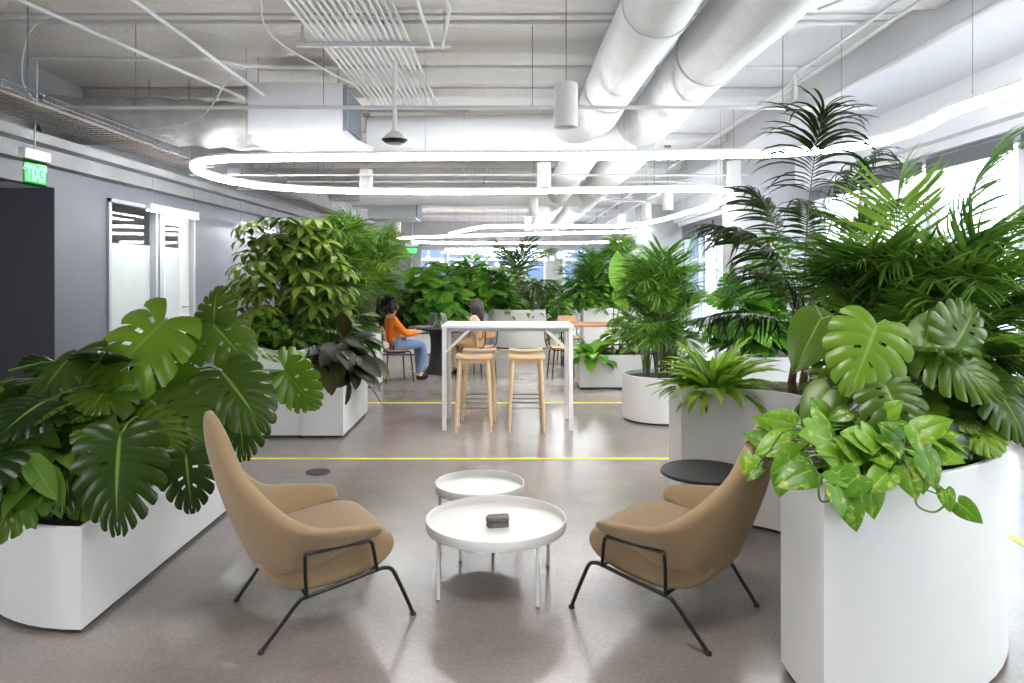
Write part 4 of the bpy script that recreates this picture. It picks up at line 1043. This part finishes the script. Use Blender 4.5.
# kentia palm
def kentia():
    base=Vector((1.80,4.42,.805)); t=plant('kentia_palm','tall dark kentia palm rising highest, with arching fronds above the curved planter','palm plant',base)
    L=Leaves(); S=MB(); TR=MB()
    for k,(dx,dy) in enumerate([(0,0),(.07,.03),(-.05,.05)]):
        a=base+Vector((dx,dy,0)); TR.tube([a+Vector((0,0,-.003)),a+Vector((-.01,0,.08)),a+Vector((.01,0,.22)),a+Vector((.015,0,.38))],[.032,.026,.02,.012],10)
    d=4.4
    def K(c,e,n=26,ll=.38,b=None,t0=.45,de=d,dc=d,**kw): frond(L,S,bez(b or base+Vector((R.uniform(-.04,.04),R.uniform(-.04,.04),.2)),V3(c[0],c[1],dc),V3(e[0],e[1],de),12),n,ll,T_kent,t0=t0,a0=72,a1=22,r=.007,droop=1.5,lift=.12,**kw)
    K((806,170),(824,112),30,.42,t0=.55,de=4.3,rn=.3,side=(1,.2,0))
    K((800,240),(716,226),26,.36,t0=.5,de=4.3,rn=.25)
    K((795,300),(705,318),20,.30,t0=.5,de=4.1,rn=.2)
    K((830,200),(905,200),26,.38,t0=.5,de=4.6,rn=.4)
    K((820,190),(880,150),22,.34,t0=.6,de=4.9,rn=.1)
    K((790,220),(752,190),22,.34,t0=.6,de=4.7,rn=.3)
    K((800,280),(745,268),20,.30,t0=.5,de=4.0,rn=.2)
    K((835,260),(880,280),22,.30,t0=.5,de=4.1,rn=.3)
    K((815,230),(800,200),20,.34,t0=.6,de=5.0,rn=.3)
    K((800,320),(840,300),16,.28,t0=.4,de=4.1,rn=.2)
    L.build('foliage',LM['kentia'],t); obj('trunks',TR,M['bark'],t,world=True); obj('frond_stalks',S,M['cane'],t,world=True)
kentia()
# fern at the left end of the back arm
def rosette(name,label,cat,base,n,ln,T,m,up=(.25,.9),wide=1.0,rad=.05,droop=1.1,group=None):
    t=plant(name,label,cat,base,group); L=Leaves(); b=Vector(base)
    for i in range(n):
        a=R.uniform(0,2*PI); e=R.uniform(*up); o=Vector((math.cos(a),math.sin(a),0))
        L.put(T,b+o*R.uniform(0,rad)+Vector((0,0,-.003)),o*(1-e)+Vector((0,0,e)),Vector((-o.x*e,-o.y*e,1-e+.2))*1.0+rv(.15),ln*R.uniform(.7,1.1),droop*R.uniform(.5,1.3),wide=wide)
    L.build('foliage',LM[m],t); return t
rosette('bird_nest_fern','light green strap-leaved fern at the left end of the tall curved planter','fern',(1.30,4.60,.805),90,.42,T_strap,'fern',up=(.15,.9),rad=.08)
rosette('bird_nest_fern','small green fern at the very corner of the tall curved planter','fern',(1.16,4.63,.805),34,.26,T_strap,'mid',up=(.1,.8),rad=.05)
# low greenery on the back arm behind the kentia
def bush(name,label,cat,base,cen,n,rad,T,size,m,group=None,zr=(-.6,.95),stem='stem',r=.004,droop=.5,wide=1.0,down=.25,nst=6,inner=.25):
    t=plant(name,label,cat,base,group); L=Leaves(); S=MB(); b=Vector(base)
    rt=[b+Vector((R.uniform(-.06,.06),R.uniform(-.06,.06),-.003)) for _ in range(nst)]
    clump(L,S,rt,cen,n,rad,zr,T,size,r=r,droop=droop,wide=wide,down=down,inner=inner)
    L.build('foliage',LM[m],t); obj('stems',S,M[stem],t,world=True); return t
bush('pothos_plant','small trailing plant with rounded leaves beside the kentia trunk','plant',(2.0,4.3,.805),(1.98,4.2,1.0),70,(.22,.25,.22),T_heartS,(.08,.13),'mid')
# ---------- climber / bright plants between kentia and window pier
bush('climbing_vine','tall bright green climbing vine before the window pier behind the kentia palm','plant',(3.0,8.7,.555),(3.15,8.7,1.35),420,(.36,.25,.80),T_ovalS,(.10,.17),'bright',inner=.1,r=.005)
bush('leafy_shrub','bright green low shrub under the climbing vine seen behind the kentia trunk','plant',(3.0,8.5,.555),(3.0,8.5,.85),260,(.7,.22,.35),T_heartS,(.12,.2),'bright',inner=.1)
bush('monstera_plant','small monstera left of the climbing vine behind the kentia','plant',(2.75,8.5,.555),(2.7,8.4,1.05),34,(.28,.25,.4),[T_mon[0],T_mon[1]],(.22,.34),'bright')
bush('leafy_shrub','green shrub in the window planter at the right, partly hidden by the big palms','plant',(3.9,8.6,.555),(3.9,8.6,1.1),260,(.4,.3,.6),T_ovalS,(.12,.2),'mid',inner=.1)

# ---------- round planter palm + low planter
areca('bushy upright palm in the round white planter right of the bar table',(1.60,7.78,.445),84,1.42,.60,.30,.006,'arecad',crad=.2,canes=16,leaflets=20,
   extra=[((1.6,7.78,.45),V3(672,300,7.6),V3(694,232,7.6))])
bush('philodendron','green low plant with glossy oval leaves in front of the palm in the round planter','plant',(1.80,7.55,.445),(1.85,7.5,.58),60,(.2,.15,.16),T_ovalS,(.12,.2),'mid')
t=plant('bird_of_paradise','upright plant with broad paddle leaves behind the round planter palm','plant',(1.45,10.2,.415)); L=Leaves(); S=MB()
for tp,bp,d in [((619,250),(617,292),9.9),((612,292),(628,310),10.0),((640,262),(630,290),10.2),((648,272),(650,300),10.2)]:
    p=V3(bp[0],bp[1],d); q_=V3(tp[0],tp[1],d); L.put(T_oval,p,q_-p,(R.uniform(-.3,.3),-1,.2),(q_-p).length*1.0,.2,wide=1.15,rnd=.9); petiole(S,(1.45+R.uniform(-.08,.08),10.2,.413),p,.008)
L.build('foliage',LM['bright'],t); obj('stems',S,M['stem'],t,world=True)
rosette('peace_lily','glossy broad-leaved plant hanging over the front of the low planter right of the bar table','plant',(1.12,9.98,.415),46,.40,T_oval,'bright',up=(.05,.85),rad=.1,droop=1.3,wide=1.0)
bush('leafy_shrub','dark green shrub in the middle of the low planter right of the bar table','plant',(1.75,10.15,.415),(1.75,10.15,.72),150,(.38,.25,.34),T_ovalS,(.14,.24),'mid')
# ---------- umbrella plant group left
def umbrella():
    base=(-2.45,7.7,.785); t=plant('umbrella_plant','tall umbrella plant with drooping fan leaves over the tall planter box at left','plant',base); L=Leaves(); S=MB(); b=Vector(base)
    cents=[]
    for i in range(150):
        a=R.uniform(0,2*PI); z=R.uniform(.08,1.36); rr=(.62 if .3<z<1.0 else .45)*R.uniform(.4,1); 
        p=b+Vector((math.cos(a)*rr*1.05+.05,math.sin(a)*rr*.8,z)); cents.append(p)
        L.put(T_umb,p,(math.cos(a)+R.uniform(-.3,.3),math.sin(a),-.2+R.uniform(-.3,.3)),(math.cos(a)*.5,math.sin(a)*.5-.1,.8),R.uniform(.20,.31),.3)
        if i%2==0:
            c=b+Vector((R.uniform(-.06,.06),R.uniform(-.06,.06),z*.75)); petiole(S,c,p,.004,seg=4)
    for px,py,d in [(243,266,7.4),(252,274,7.4),(262,256,7.4),(300,238,7.5),(322,243,7.5),(290,250,7.4),(256,310,7.2),(262,325,7.2),(245,338,7.2),(330,262,7.6),(318,232,7.7)]:
        p=V3(px,py,d); L.put(T_umb,p,(-.6,-.4,-.3),(-.2,-.4,.8),.25,.3,rnd=.8); petiole(S,b+Vector((0,0,.6)),p,.005)
    for dx,dy in ((0,0),(.08,.05),(-.07,.04)): S.tube([b+Vector((dx,dy,-.003)),b+Vector((dx*1.2,dy,.5)),b+Vector((dx*1.6,dy,1.25))],[.016,.013,.007],8)
    L.build('foliage',LM['umb'],t); obj('stems',S,M['bark'],t,world=True)
umbrella()
bush('leafy_shrub','low green undergrowth at the foot of the umbrella plant','plant',(-2.3,7.3,.785),(-2.3,7.3,.95),150,(.35,.3,.2),T_ovalS,(.10,.17),'mid')
bush('philodendron','burgundy and dark green broad-leaved plant at the sharp corner of the low planter','plant',(-1.8,7.3,.43),(-1.78,7.3,.68),64,(.33,.40,.36),T_oval,(.26,.38),'dark',wide=1.15,droop=.7,down=.5,stem='bark',r=.006)
bush('philodendron','smaller dark glossy plant in the low planter behind the burgundy one','plant',(-1.8,7.8,.43),(-1.8,7.8,.85),50,(.28,.3,.4),T_oval,(.24,.34),'mid',wide=1.2,r=.005)
areca('feathery palm behind the umbrella plant at left',(-2.15,8.4,.785),54,1.6,.75,.34,.005,'areca',crad=.12,canes=10,leaflets=18,T=T_leaflF)
areca('second feathery palm in the white planter behind the seated woman in orange',(-2.1,10.15,.735),70,1.75,.85,.36,.005,'areca',crad=.15,canes=10,leaflets=18,T=T_leaflF)
bush('caladium','low pinkish brown leafy plant beside the seated woman in orange','plant',(-2.2,10.05,.735),(-2.15,10.0,.88),110,(.22,.12,.14),T_ovalS,(.08,.14),'dark')
bush('leafy_shrub','dense green plant at the left end of the planter behind the seated woman','plant',(-2.85,10.1,.735),(-2.85,10.1,1.2),220,(.3,.25,.5),T_ovalS,(.14,.22),'mid')
# ---------- middle distance
def farplants():
    # planter q  (x -3.4..-1.5, y 14-14.8, soil .755)
    bush('leafy_shrub','dark leaved shrub behind the head of the woman in orange','plant',(-2.1,14.3,.355),(-2.05,14.1,.9),260,(.55,.3,.5),T_oval,(.22,.34),'kentia',r=.008,wide=1.2)
    bush('monstera_plant','far monstera rising behind the dark round table','plant',(-1.75,14.4,.355),(-1.5,14.2,1.15),90,(.55,.35,.7),[T_mon[0],T_mon[1]],(.28,.42),'bright',r=.008)
    bush('leafy_shrub','green shrub at the left end of the far left planter row','plant',(-3.0,14.4,.355),(-3.0,14.4,1.2),260,(.45,.3,.55),T_ovalS,(.2,.3),'mid',r=.006)
    # planter s (x -2.2..0.3,y 19.5-20.4, soil .775)
    for i,(x,h,mm,l) in enumerate([(-1.9,.55,'mid','broad green bush at the left of the far middle planter row'),(-1.2,.65,'bright','bright green bush in the far middle planter row'),(-.6,.5,'areca','yellowish green bush near the centre of the far middle planter row'),(0,.5,'mid','green bush at the right end of the far middle planter row')]):
        bush('leafy_shrub',l,'plant',(x,19.9,.455),(x,19.8,.75+h*.7),340,(.55,.35,h+.3),T_ovalS if i%2 else T_oval,(.22,.34),mm,r=.008,inner=.1)
    areca('far feathery palm standing above the bushes left of the middle',(-1.0,20.1,.455),40,1.7,.7,.36,.007,'bright',T=T_leaflF,leaflets=14,crad=.1)
    # planter m (curved) soil .775 at y 15.1-15.8
    rosette('bromeliad','rosette of pale variegated strap leaves on the curved planter behind the bar table','plant',(-.12,15.45,.775),60,.50,T_strap,'areca',up=(.1,.75),rad=.12,wide=1.4)
    rosette('bromeliad','rosette of green strap leaves at the right of the curved planter behind the bar table','plant',(.35,15.45,.775),60,.45,T_strap,'mid',up=(.1,.75),rad=.12,wide=1.4)
    t=plant('kentia_palm','small dark palm with drooping fronds above the curved planter behind the bar table','palm plant',(.12,15.5,.775)); L=Leaves(); S=MB(); b=Vector((.12,15.5,.773))
    for c,e in [((520,270),(497,243)),((522,262),(548,250)),((520,265),(528,240)),((524,275),(552,282)),((515,280),(496,272)),((522,270),(512,252)),((528,272),(540,292))]:
        frond(L,S,bez(b,V3(c[0],c[1],15.4),V3(e[0],e[1],15.2),9),18,.5,T_kent,t0=.5,r=.014,droop=1.0)
    L.build('foliage',LM['kentia'],t); obj('frond_stalks',S,M['cane'],t,world=True)
    bush('monstera_plant','far monstera left of the small dark palm','plant',(-.3,15.55,.775),(-.42,15.5,1.2),44,(.4,.2,.42),[T_mon[0],T_mon[1]],(.28,.4),'bright',r=.007)
    # planter n soil .795
    bush('leafy_shrub','bushy green plant on the tall planter box right behind the curved planter','plant',(.8,17.6,.795),(.8,17.7,1.05),300,(.42,.4,.35),T_ovalS,(.2,.3),'mid',r=.006)
    t=plant('potted_shrub','spreading green plant between the two tall planters behind the bar table','plant',(.95,15.6,0)); L=Leaves(); S=MB(); clump(L,S,[Vector((.95,15.6,.3))],(.95,15.55,.72),120,(.3,.25,.42),(-.8,.9),T_ovalS,(.18,.28))
    L.build('foliage',LM['bright'],t); obj('stems',S,M['stem'],t,world=True); obj('pot',MB().lathe([(0,0),(.13,0),(.17,.3),(.16,.3),(.14,.27),(0,.27)],(.95,15.6,0),24),M['planter'],t,world=True)
    # planter t soil .775 x 1.6-3.2 y16-16.8
    areca('slender far palm left of the round planter palm',(1.85,16.3,.775),44,1.5,.7,.36,.007,'bright',T=T_leaflF,leaflets=14,crad=.12)
    bush('leafy_shrub','bright green bush under the slender far palm','plant',(1.8,16.35,.775),(1.75,16.3,1.1),360,(.6,.35,.5),T_ovalS,(.2,.3),'bright',r=.006)
    bush('leafy_shrub','green bush at the right end of the far planter before the pier','plant',(2.7,16.4,.775),(2.7,16.4,1.2),360,(.6,.35,.6),T_ovalS,(.2,.3),'mid',r=.006)
    t=plant('fiddle_leaf_fig','slim potted tree with round bright leaves far behind the bar table','plant',(1.5,18.6,0)); L=Leaves(); S=MB()
    S.tube([(1.5,18.6,.28),(1.47,18.6,1.0),(1.5,18.6,1.95)],[.02,.016,.008],8)
    for i in range(70):
        a=R.uniform(0,2*PI); z=R.uniform(.9,2.0); p=Vector((1.5+math.cos(a)*.12,18.6+math.sin(a)*.12,z)); L.put(T_oval,p,(math.cos(a),math.sin(a),.3),(0,0,1),R.uniform(.25,.36),.6,wide=1.4)
    L.build('foliage',LM['bright'],t); obj('stems',S,M['bark'],t,world=True); obj('pot',MB().lathe([(0,0),(.17,0),(.2,.32),(.18,.32),(.17,.28),(0,.28)],(1.5,18.6,0),24),M['planter'],t,world=True)
    areca('tall slim palm in front of the far concrete pier',(2.5,16.6,.775),30,1.9,.6,.4,.008,'areca',T=T_leaflF,leaflets=14,crad=.1)
farplants()
# ================================================================ MIDDLE DISTANCE: SEATS, TABLES, PEOPLE
def cafe_chair(label,loc,rz,group='plywood cafe chairs'):
    t=thing('cafe_chair',label,'chair',loc,rz,group)
    vs=[];fs=[];N_=10
    def shell(fn,nu,nv,th,nm):
        A=[[Vector(fn(i/nu,j/nv)) for j in range(nv+1)] for i in range(nu+1)]; v=[];f=[]
        for s in (0,1):
            for i in range(nu+1):
                for j in range(nv+1): v.append(A[i][j]+Vector(nm)*th*s)
        K=(nu+1)*(nv+1)
        for i in range(nu):
            for j in range(nv):
                a=i*(nv+1)+j; f.append((a,a+1,a+nv+2,a+nv+1)); f.append((a+K,a+nv+1+K,a+nv+2+K,a+1+K))
        for i in range(nu):
            a=i*(nv+1); f.append((a,a+nv+1,a+nv+1+K,a+K)); a+=nv; f.append((a,a+K,a+nv+1+K,a+nv+1))
        for j in range(nv):
            a=j; f.append((a,a+K,a+1+K,a+1)); a+=nu*(nv+1); f.append((a,a+1,a+1+K,a+K))
        return MB().add(v,f)
    def seat(u,v):
        x=-.20+.42*u; w=.21*(1-.12*(1-u)**2)*(1-.5*max(0,u-.85)); y=(2*v-1)*w; return (x,y,.445+.02*(2*v-1)**2-.01*math.sin(PI*u)-(.03*max(0,u-.8)*5)**2)
    def back(u,v):
        a=(2*u-1)*.62; z=.60+.22*v; r=.33*(1-.12*abs(2*v-1)**3); return (-.23-.06*v+ .10*(1-math.cos(a))*2.2, r*math.sin(a)*.98, z)
    obj('seat',shell(seat,10,10,.012,(0,0,1)),M['brownwood'],t,angle=50)
    obj('backrest',shell(back,12,6,.012,(-1,0,0)),M['brownwood'],t,angle=50)
    for a,b in ((-1,-1),(-1,1),(1,-1),(1,1)):
        obj('leg',MB().tube([(a*.21,b*.20,0),(a*.17,b*.17,.435)],.011,8),M['black'],t)
    for b in (-1,1): obj('back_support',MB().tube(catmull([(-.15,b*.15,.435),(-.235,b*.16,.50),(-.255,b*.165,.68),(-.262,b*.165,.74)],4),.009,8),M['black'],t)
    obj('seat_frame',MB().tube([(-.17,-.17,.432),(.17,-.17,.432),(.17,.17,.432),(-.17,.17,.432)],.009,8,closed=True),M['black'],t)
    return t
ch=cafe_chair('plywood chair under the seated woman in the orange sweater',(-1.70,10.55,0),math.radians(28))
dup(ch,(-.52,11.05,0),math.radians(148),'plywood chair with its back to the bar table, under the long-haired person')
dup(ch,(.78,10.85,0),math.radians(8),'plywood chair seen through the right end of the bar table')
dup(ch,(1.05,12.7,0),math.radians(-80),'plywood chair on the far side of the brown wooden table')
t=thing('round_table','round black table with a thick dark pedestal and two open laptops','table',(-1.12,11.45,0))
obj('tabletop',MB().lathe([(0,.705),(.50,.705),(.52,.712),(.52,.725),(.51,.73),(0,.73)],seg=48),M['matblack'],t)
obj('pedestal',MB().lathe([(.26,0),(.26,.02),(.20,.12),(.165,.35),(.17,.55),(.21,.705)],seg=36),M['matblack'],t)
def laptop(label,loc,rz,m):
    t=thing('laptop',label,'laptop',loc,rz)
    obj('base',MB().box((-.11,-.155,0),(.11,.155,.014)),M[m],t,smooth=False,bevel=.003)
    lid=MB().add([(.105,-.155,.014),(.105,.155,.014),(.16,.155,.22),(.16,-.155,.22),(.113,-.155,.012),(.113,.155,.012),(.168,.155,.218),(.168,-.155,.218)],[(0,1,2,3),(7,6,5,4),(0,3,7,4),(1,5,6,2),(3,2,6,7),(0,4,5,1)])
    s=obj('screen_lid',lid,M[m],t,smooth=False)
    obj('display',MB().add([(.1035,-.145,.024),(.1035,.145,.024),(.156,.145,.212),(.156,-.145,.212),(.1045,-.145,.0235),(.1045,.145,.0235),(.157,.145,.2115),(.157,-.145,.2115)],[(0,1,2,3),(7,6,5,4),(0,3,7,4),(1,5,6,2),(3,2,6,7),(0,4,5,1)]),M['matblack'] if m=='screen' else M['screen2'],s,smooth=False)
laptop('dark grey open laptop on the round black table before the woman in orange',(-1.38,11.35,.7305),math.radians(25),'screen')
laptop('pale open laptop on the far right side of the round black table',(-.93,11.42,.7305),math.radians(200),'screen2')
t=thing('cafe_table','brown wooden table with black legs behind the right end of the bar table','table',(1.35,11.9,0))
obj('tabletop',MB().box((-.55,-.4,.72),(.75,.4,.75)),M['tanwood'],t,smooth=False,bevel=.005)
for a in (-.5,.7):
    for b in (-.35,.35): obj('leg',MB().tube([(a,b,0),(a,b,.72)],.016,8),M['black'],t)
t=thing('window_bench','low pale lilac upholstered bench by the windows behind the curved planter','bench',(3.7,10.4,0))
obj('seat',MB().box((-.5,-1.0,.18),(.3,1.0,.43)),mat('lilac_fabric',(190,176,204),.9,bump=.2,bscale=200),t,smooth=False,bevel=.04)
obj('backrest',MB().box((.3,-1.0,.18),(.45,1.0,.80)),mat('lilac_fabric',(190,176,204),.9),t,smooth=False,bevel=.04)
for a in (-.42,.38):
    for b in (-.9,.9): obj('leg',MB().tube([(a,b,0),(a,b,.19)],.018,8),M['black'],t)
t=thing('shelf_unit','far wooden open shelf unit between the planters behind the bar table','shelf',(1.55,22,0))
for z in (.05,.5,.95,1.35): obj('shelf',MB().box((-.7,-.2,z),(.7,.2,z+.03)),M['tanwood'],t,smooth=False)
for a in (-.7,.7): obj('side_panel',MB().box((a-.02,-.2,0),(a+.02,.2,1.4)),M['tanwood'],t,smooth=False)
t=thing('high_counter','far white high counter in front of the end windows','counter',(-1.5,27.5,0))
obj('worktop',MB().box((-2,-.35,1.0),(2.5,.35,1.04)),M['white'],t,smooth=False); obj('front_panel',MB().box((-1.9,-.3,0),(2.4,-.27,1.0)),M['white'],t,smooth=False); obj('side_panel',MB().box((-1.94,-.3,0),(-1.9,.3,1.0)),M['white'],t,smooth=False); obj('side_panel',MB().box((2.4,-.3,0),(2.44,.3,1.0)),M['white'],t,smooth=False)

def skin(name,nodes,edges,m,parent,root=0,sub=2,grow=0):
    me=bpy.data.meshes.new(name); me.from_pydata([n[0] for n in nodes],edges,[]); 
    o=bpy.data.objects.new(name,me); link(o,parent)
    md=o.modifiers.new('skin','SKIN'); md.use_smooth_shade=True
    for i,n in enumerate(nodes):
        r=n[1]; r=(r,r) if not isinstance(r,tuple) else r
        sv=me.skin_vertices[0].data[i]; sv.radius=(r[0]+grow,r[1]+grow); sv.use_root=(i==root)
    sb=o.modifiers.new('sub','SUBSURF'); sb.levels=sub; sb.render_levels=sub
    me.materials.append(m); return o
def person(label,loc,rz,top,bottom,hairstyle,lean=-.05,head_turn=0,sc=.90):
    t=thing('person',label,'person',loc,rz); t.scale=(sc,)*3
    L=lean; z0=.585
    N=[];E=[]
    def nd(p,r,par=None):
        N.append((Vector(p),r)); 
        if par is not None: E.append((par,len(N)-1))
        return len(N)-1
    pel=nd((0,0,z0+.01),(.095,.13)); wa=nd((.0+L*.2,0,z0+.15),(.10,.125),pel); chst=nd((L*.6,0,z0+.33),(.105,.15),wa); nb=nd((L+.01,0,z0+.46),(.06,.07),chst)
    nk=nd((L+.03,0,z0+.49),.05,nb); hj=nd((L+.055,0,z0+.548),(.075,.066),nk); hc=nd((L+.045,0,z0+.615),(.095,.078),hj); ht=nd((L+.035,0,z0+.68),(.075,.062),hc)
    hands=[]; arms=[]; legs=[]
    for s in (-1,1):
        sh=nd((L*.7,s*.155,z0+.40),.055,chst); el=nd((.10,s*.235,z0+.18),.042,sh); wr=nd((.315,s*.15,z0+.205),.027,el)
        pa=nd((.365,s*.135,z0+.21),(.022,.036),wr); pb=nd((.395,s*.13,z0+.208),(.016,.036),pa)
        for k,(dy,l) in enumerate([(-.03,.055),(-.01,.07),(.01,.066),(.03,.052)]):
            f1=nd((.415,s*(.13+dy),z0+.208),.0085,pb); f2=nd((.415+l*.6,s*(.13+dy*1.1),z0+.203),.008,f1); nd((.415+l,s*(.13+dy*1.1),z0+.188),.007,f2)
        th=nd((.375,s*(.135)-s*.035,z0+.205),.010,pa); nd((.41,s*.135-s*.06,z0+.20),.008,th)
        hp=nd((.03,s*.085,z0-.01),.072,pel); kn=nd((.42,s*.11,z0+.0),.062,hp); cf=nd((.44,s*.11,z0-.20),.055,kn); an=nd((.40+.05*s,s*.10,.10),.036,cf); nd((.47+.05*s,s*.10,.045),(.03,.035),an)
        arms.append((sh,el,wr)); legs.append((hp,kn,cf,an))
    b=skin('body',N,E,M['skin'],t)
    # face: nose, eyes, mouth, ears
    hp_=N[hc][0]
    obj('nose',MB().ball((hp_.x+.098,0,hp_.z-.005),.014,10,8,(1,.8,1.5)),M['skin'],t)
    for s in (-1,1):
        obj('eye',MB().ball((hp_.x+.083,s*.03,hp_.z+.012),.0095,8,6),M['blackcloth'],t); obj('ear',MB().ball((hp_.x-.005,s*.079,hp_.z),.022,8,8,(.7,.35,1.2)),M['skin'],t)
    obj('mouth',MB().ball((hp_.x+.088,0,hp_.z-.05),.014,10,6,(.4,1.4,.4)),M['rust'],t)
    # clothes
    def sub_(ids,edges,m,name,grow,extra=None):
        NN=[(N[i][0].copy(),N[i][1]) for i in ids]; 
        if name=='sweater': NN[0]=(NN[0][0]+Vector((0,0,.0)),(NN[0][1][0]+.035,NN[0][1][1]+.03))
        else: NN[0]=(NN[0][0]-Vector((0,0,.01)),(NN[0][1][0]-.008,NN[0][1][1]-.005))
        return skin(name,NN,edges,M[m],t,grow=grow)
    (s1,e1,w1),(s2,e2,w2)=arms
    sub_([pel,wa,chst,nb,s1,e1,w1,s2,e2,w2],[(0,1),(1,2),(2,3),(2,4),(4,5),(5,6),(2,7),(7,8),(8,9)],top,'sweater',.012)
    (h1,k1,c1,a1),(h2,k2,c2,a2)=legs
    sub_([pel,h1,k1,c1,a1,h2,k2,c2,a2],[(0,1),(1,2),(2,3),(3,4),(0,5),(5,6),(6,7),(7,8)],bottom,'trousers',.022)
    for s in (-1,1):
        ax=N[legs[0 if s<0 else 1][3]][0].x
        skin('shoe',[(Vector((ax-.03,s*.10,.045)),(.042,.04)),(Vector((ax+.06,s*.10,.045)),(.04,.042)),(Vector((ax+.16,s*.10,.035)),(.03,.038))],[(0,1),(1,2)],M['blackcloth'],t)
    h=MB()
    if hairstyle=='curly':
        for i in range(42):
            a=R.uniform(0,2*PI); e=R.uniform(-.35,1); o=Vector((math.cos(a)*math.cos(e*PI/2),math.sin(a)*math.cos(e*PI/2),math.sin(e*PI/2)))
            if o.x>.55 and o.z<.6: continue
            h.ball((hp_.x-.045+o.x*.12,o.y*.13,hp_.z+.01+o.z*.12),R.uniform(.045,.065),8,6)
    else:
        h.ball((hp_.x-.02,0,hp_.z+.03),.105,18,12,(1,.92,.95))
        for k in range(13):
            a=math.radians(70+220*k/12); x=hp_.x-.02+math.cos(a)*.085; y=math.sin(a)*.088
            h.tube([(x,y,hp_.z+.05),(x-.01,y*1.08,hp_.z-.06),(x-.025,y*1.05,hp_.z-.18),(x-.03,y*.95,hp_.z-.27)],[.03,.032,.028,.012],8)
    obj('hair',h,M['hair'],t,angle=0)
    return t
person('person in an orange sweater and blue jeans seated sideways at the round black table',(-1.70,10.55,0),math.radians(28),'orange','jeans','curly',lean=-.10)
person('person with long dark hair and beige clothes seated at the round table facing left',(-.52,11.05,0),math.radians(158),'beige','khaki','long',lean=.0)

# ================================================================ CAMERA, LIGHT
cam = bpy.data.cameras.new('camera'); co = bpy.data.objects.new('camera', cam); COL.objects.link(co)
co.location = (0,0,H); co.rotation_euler = (PI/2,0,0); cam.sensor_width = 36; cam.lens = 36*F/1024
cam.shift_y = -(341.5-CY)/1024; cam.shift_x = .5/1024; cam.clip_end = 300
SC.camera = co
w = bpy.data.worlds.new('world'); SC.world = w; w.use_nodes = True
nt = w.node_tree; bg = nt.nodes['Background']
tc = nt.nodes.new('ShaderNodeTexCoord'); sx = nt.nodes.new('ShaderNodeSeparateXYZ'); nt.links.new(tc.outputs['Generated'], sx.inputs[0])
cr = nt.nodes.new('ShaderNodeValToRGB'); cr.color_ramp.elements[0].position=.0; cr.color_ramp.elements[0].color=(.9,.94,1,1); cr.color_ramp.elements[1].position=.7; cr.color_ramp.elements[1].color=(.92,.96,1,1)
nt.links.new(sx.outputs['Z'], cr.inputs[0]); nt.links.new(cr.outputs[0], bg.inputs['Color'])
bg.inputs['Strength'].default_value = WORLD
SC.view_settings.view_transform = 'Standard'; SC.view_settings.look = 'None'; SC.view_settings.gamma = 1
SC.view_settings.use_curve_mapping = False; SC.view_settings.exposure = EXPO
cy = SC.cycles
cy.max_bounces = 8; cy.diffuse_bounces = 4; cy.glossy_bounces = 3; cy.transmission_bounces = 4; cy.transparent_max_bounces = 10
cy.sample_clamp_indirect = 4; cy.caustics_reflective = False; cy.caustics_refractive = False; cy.use_denoising = True
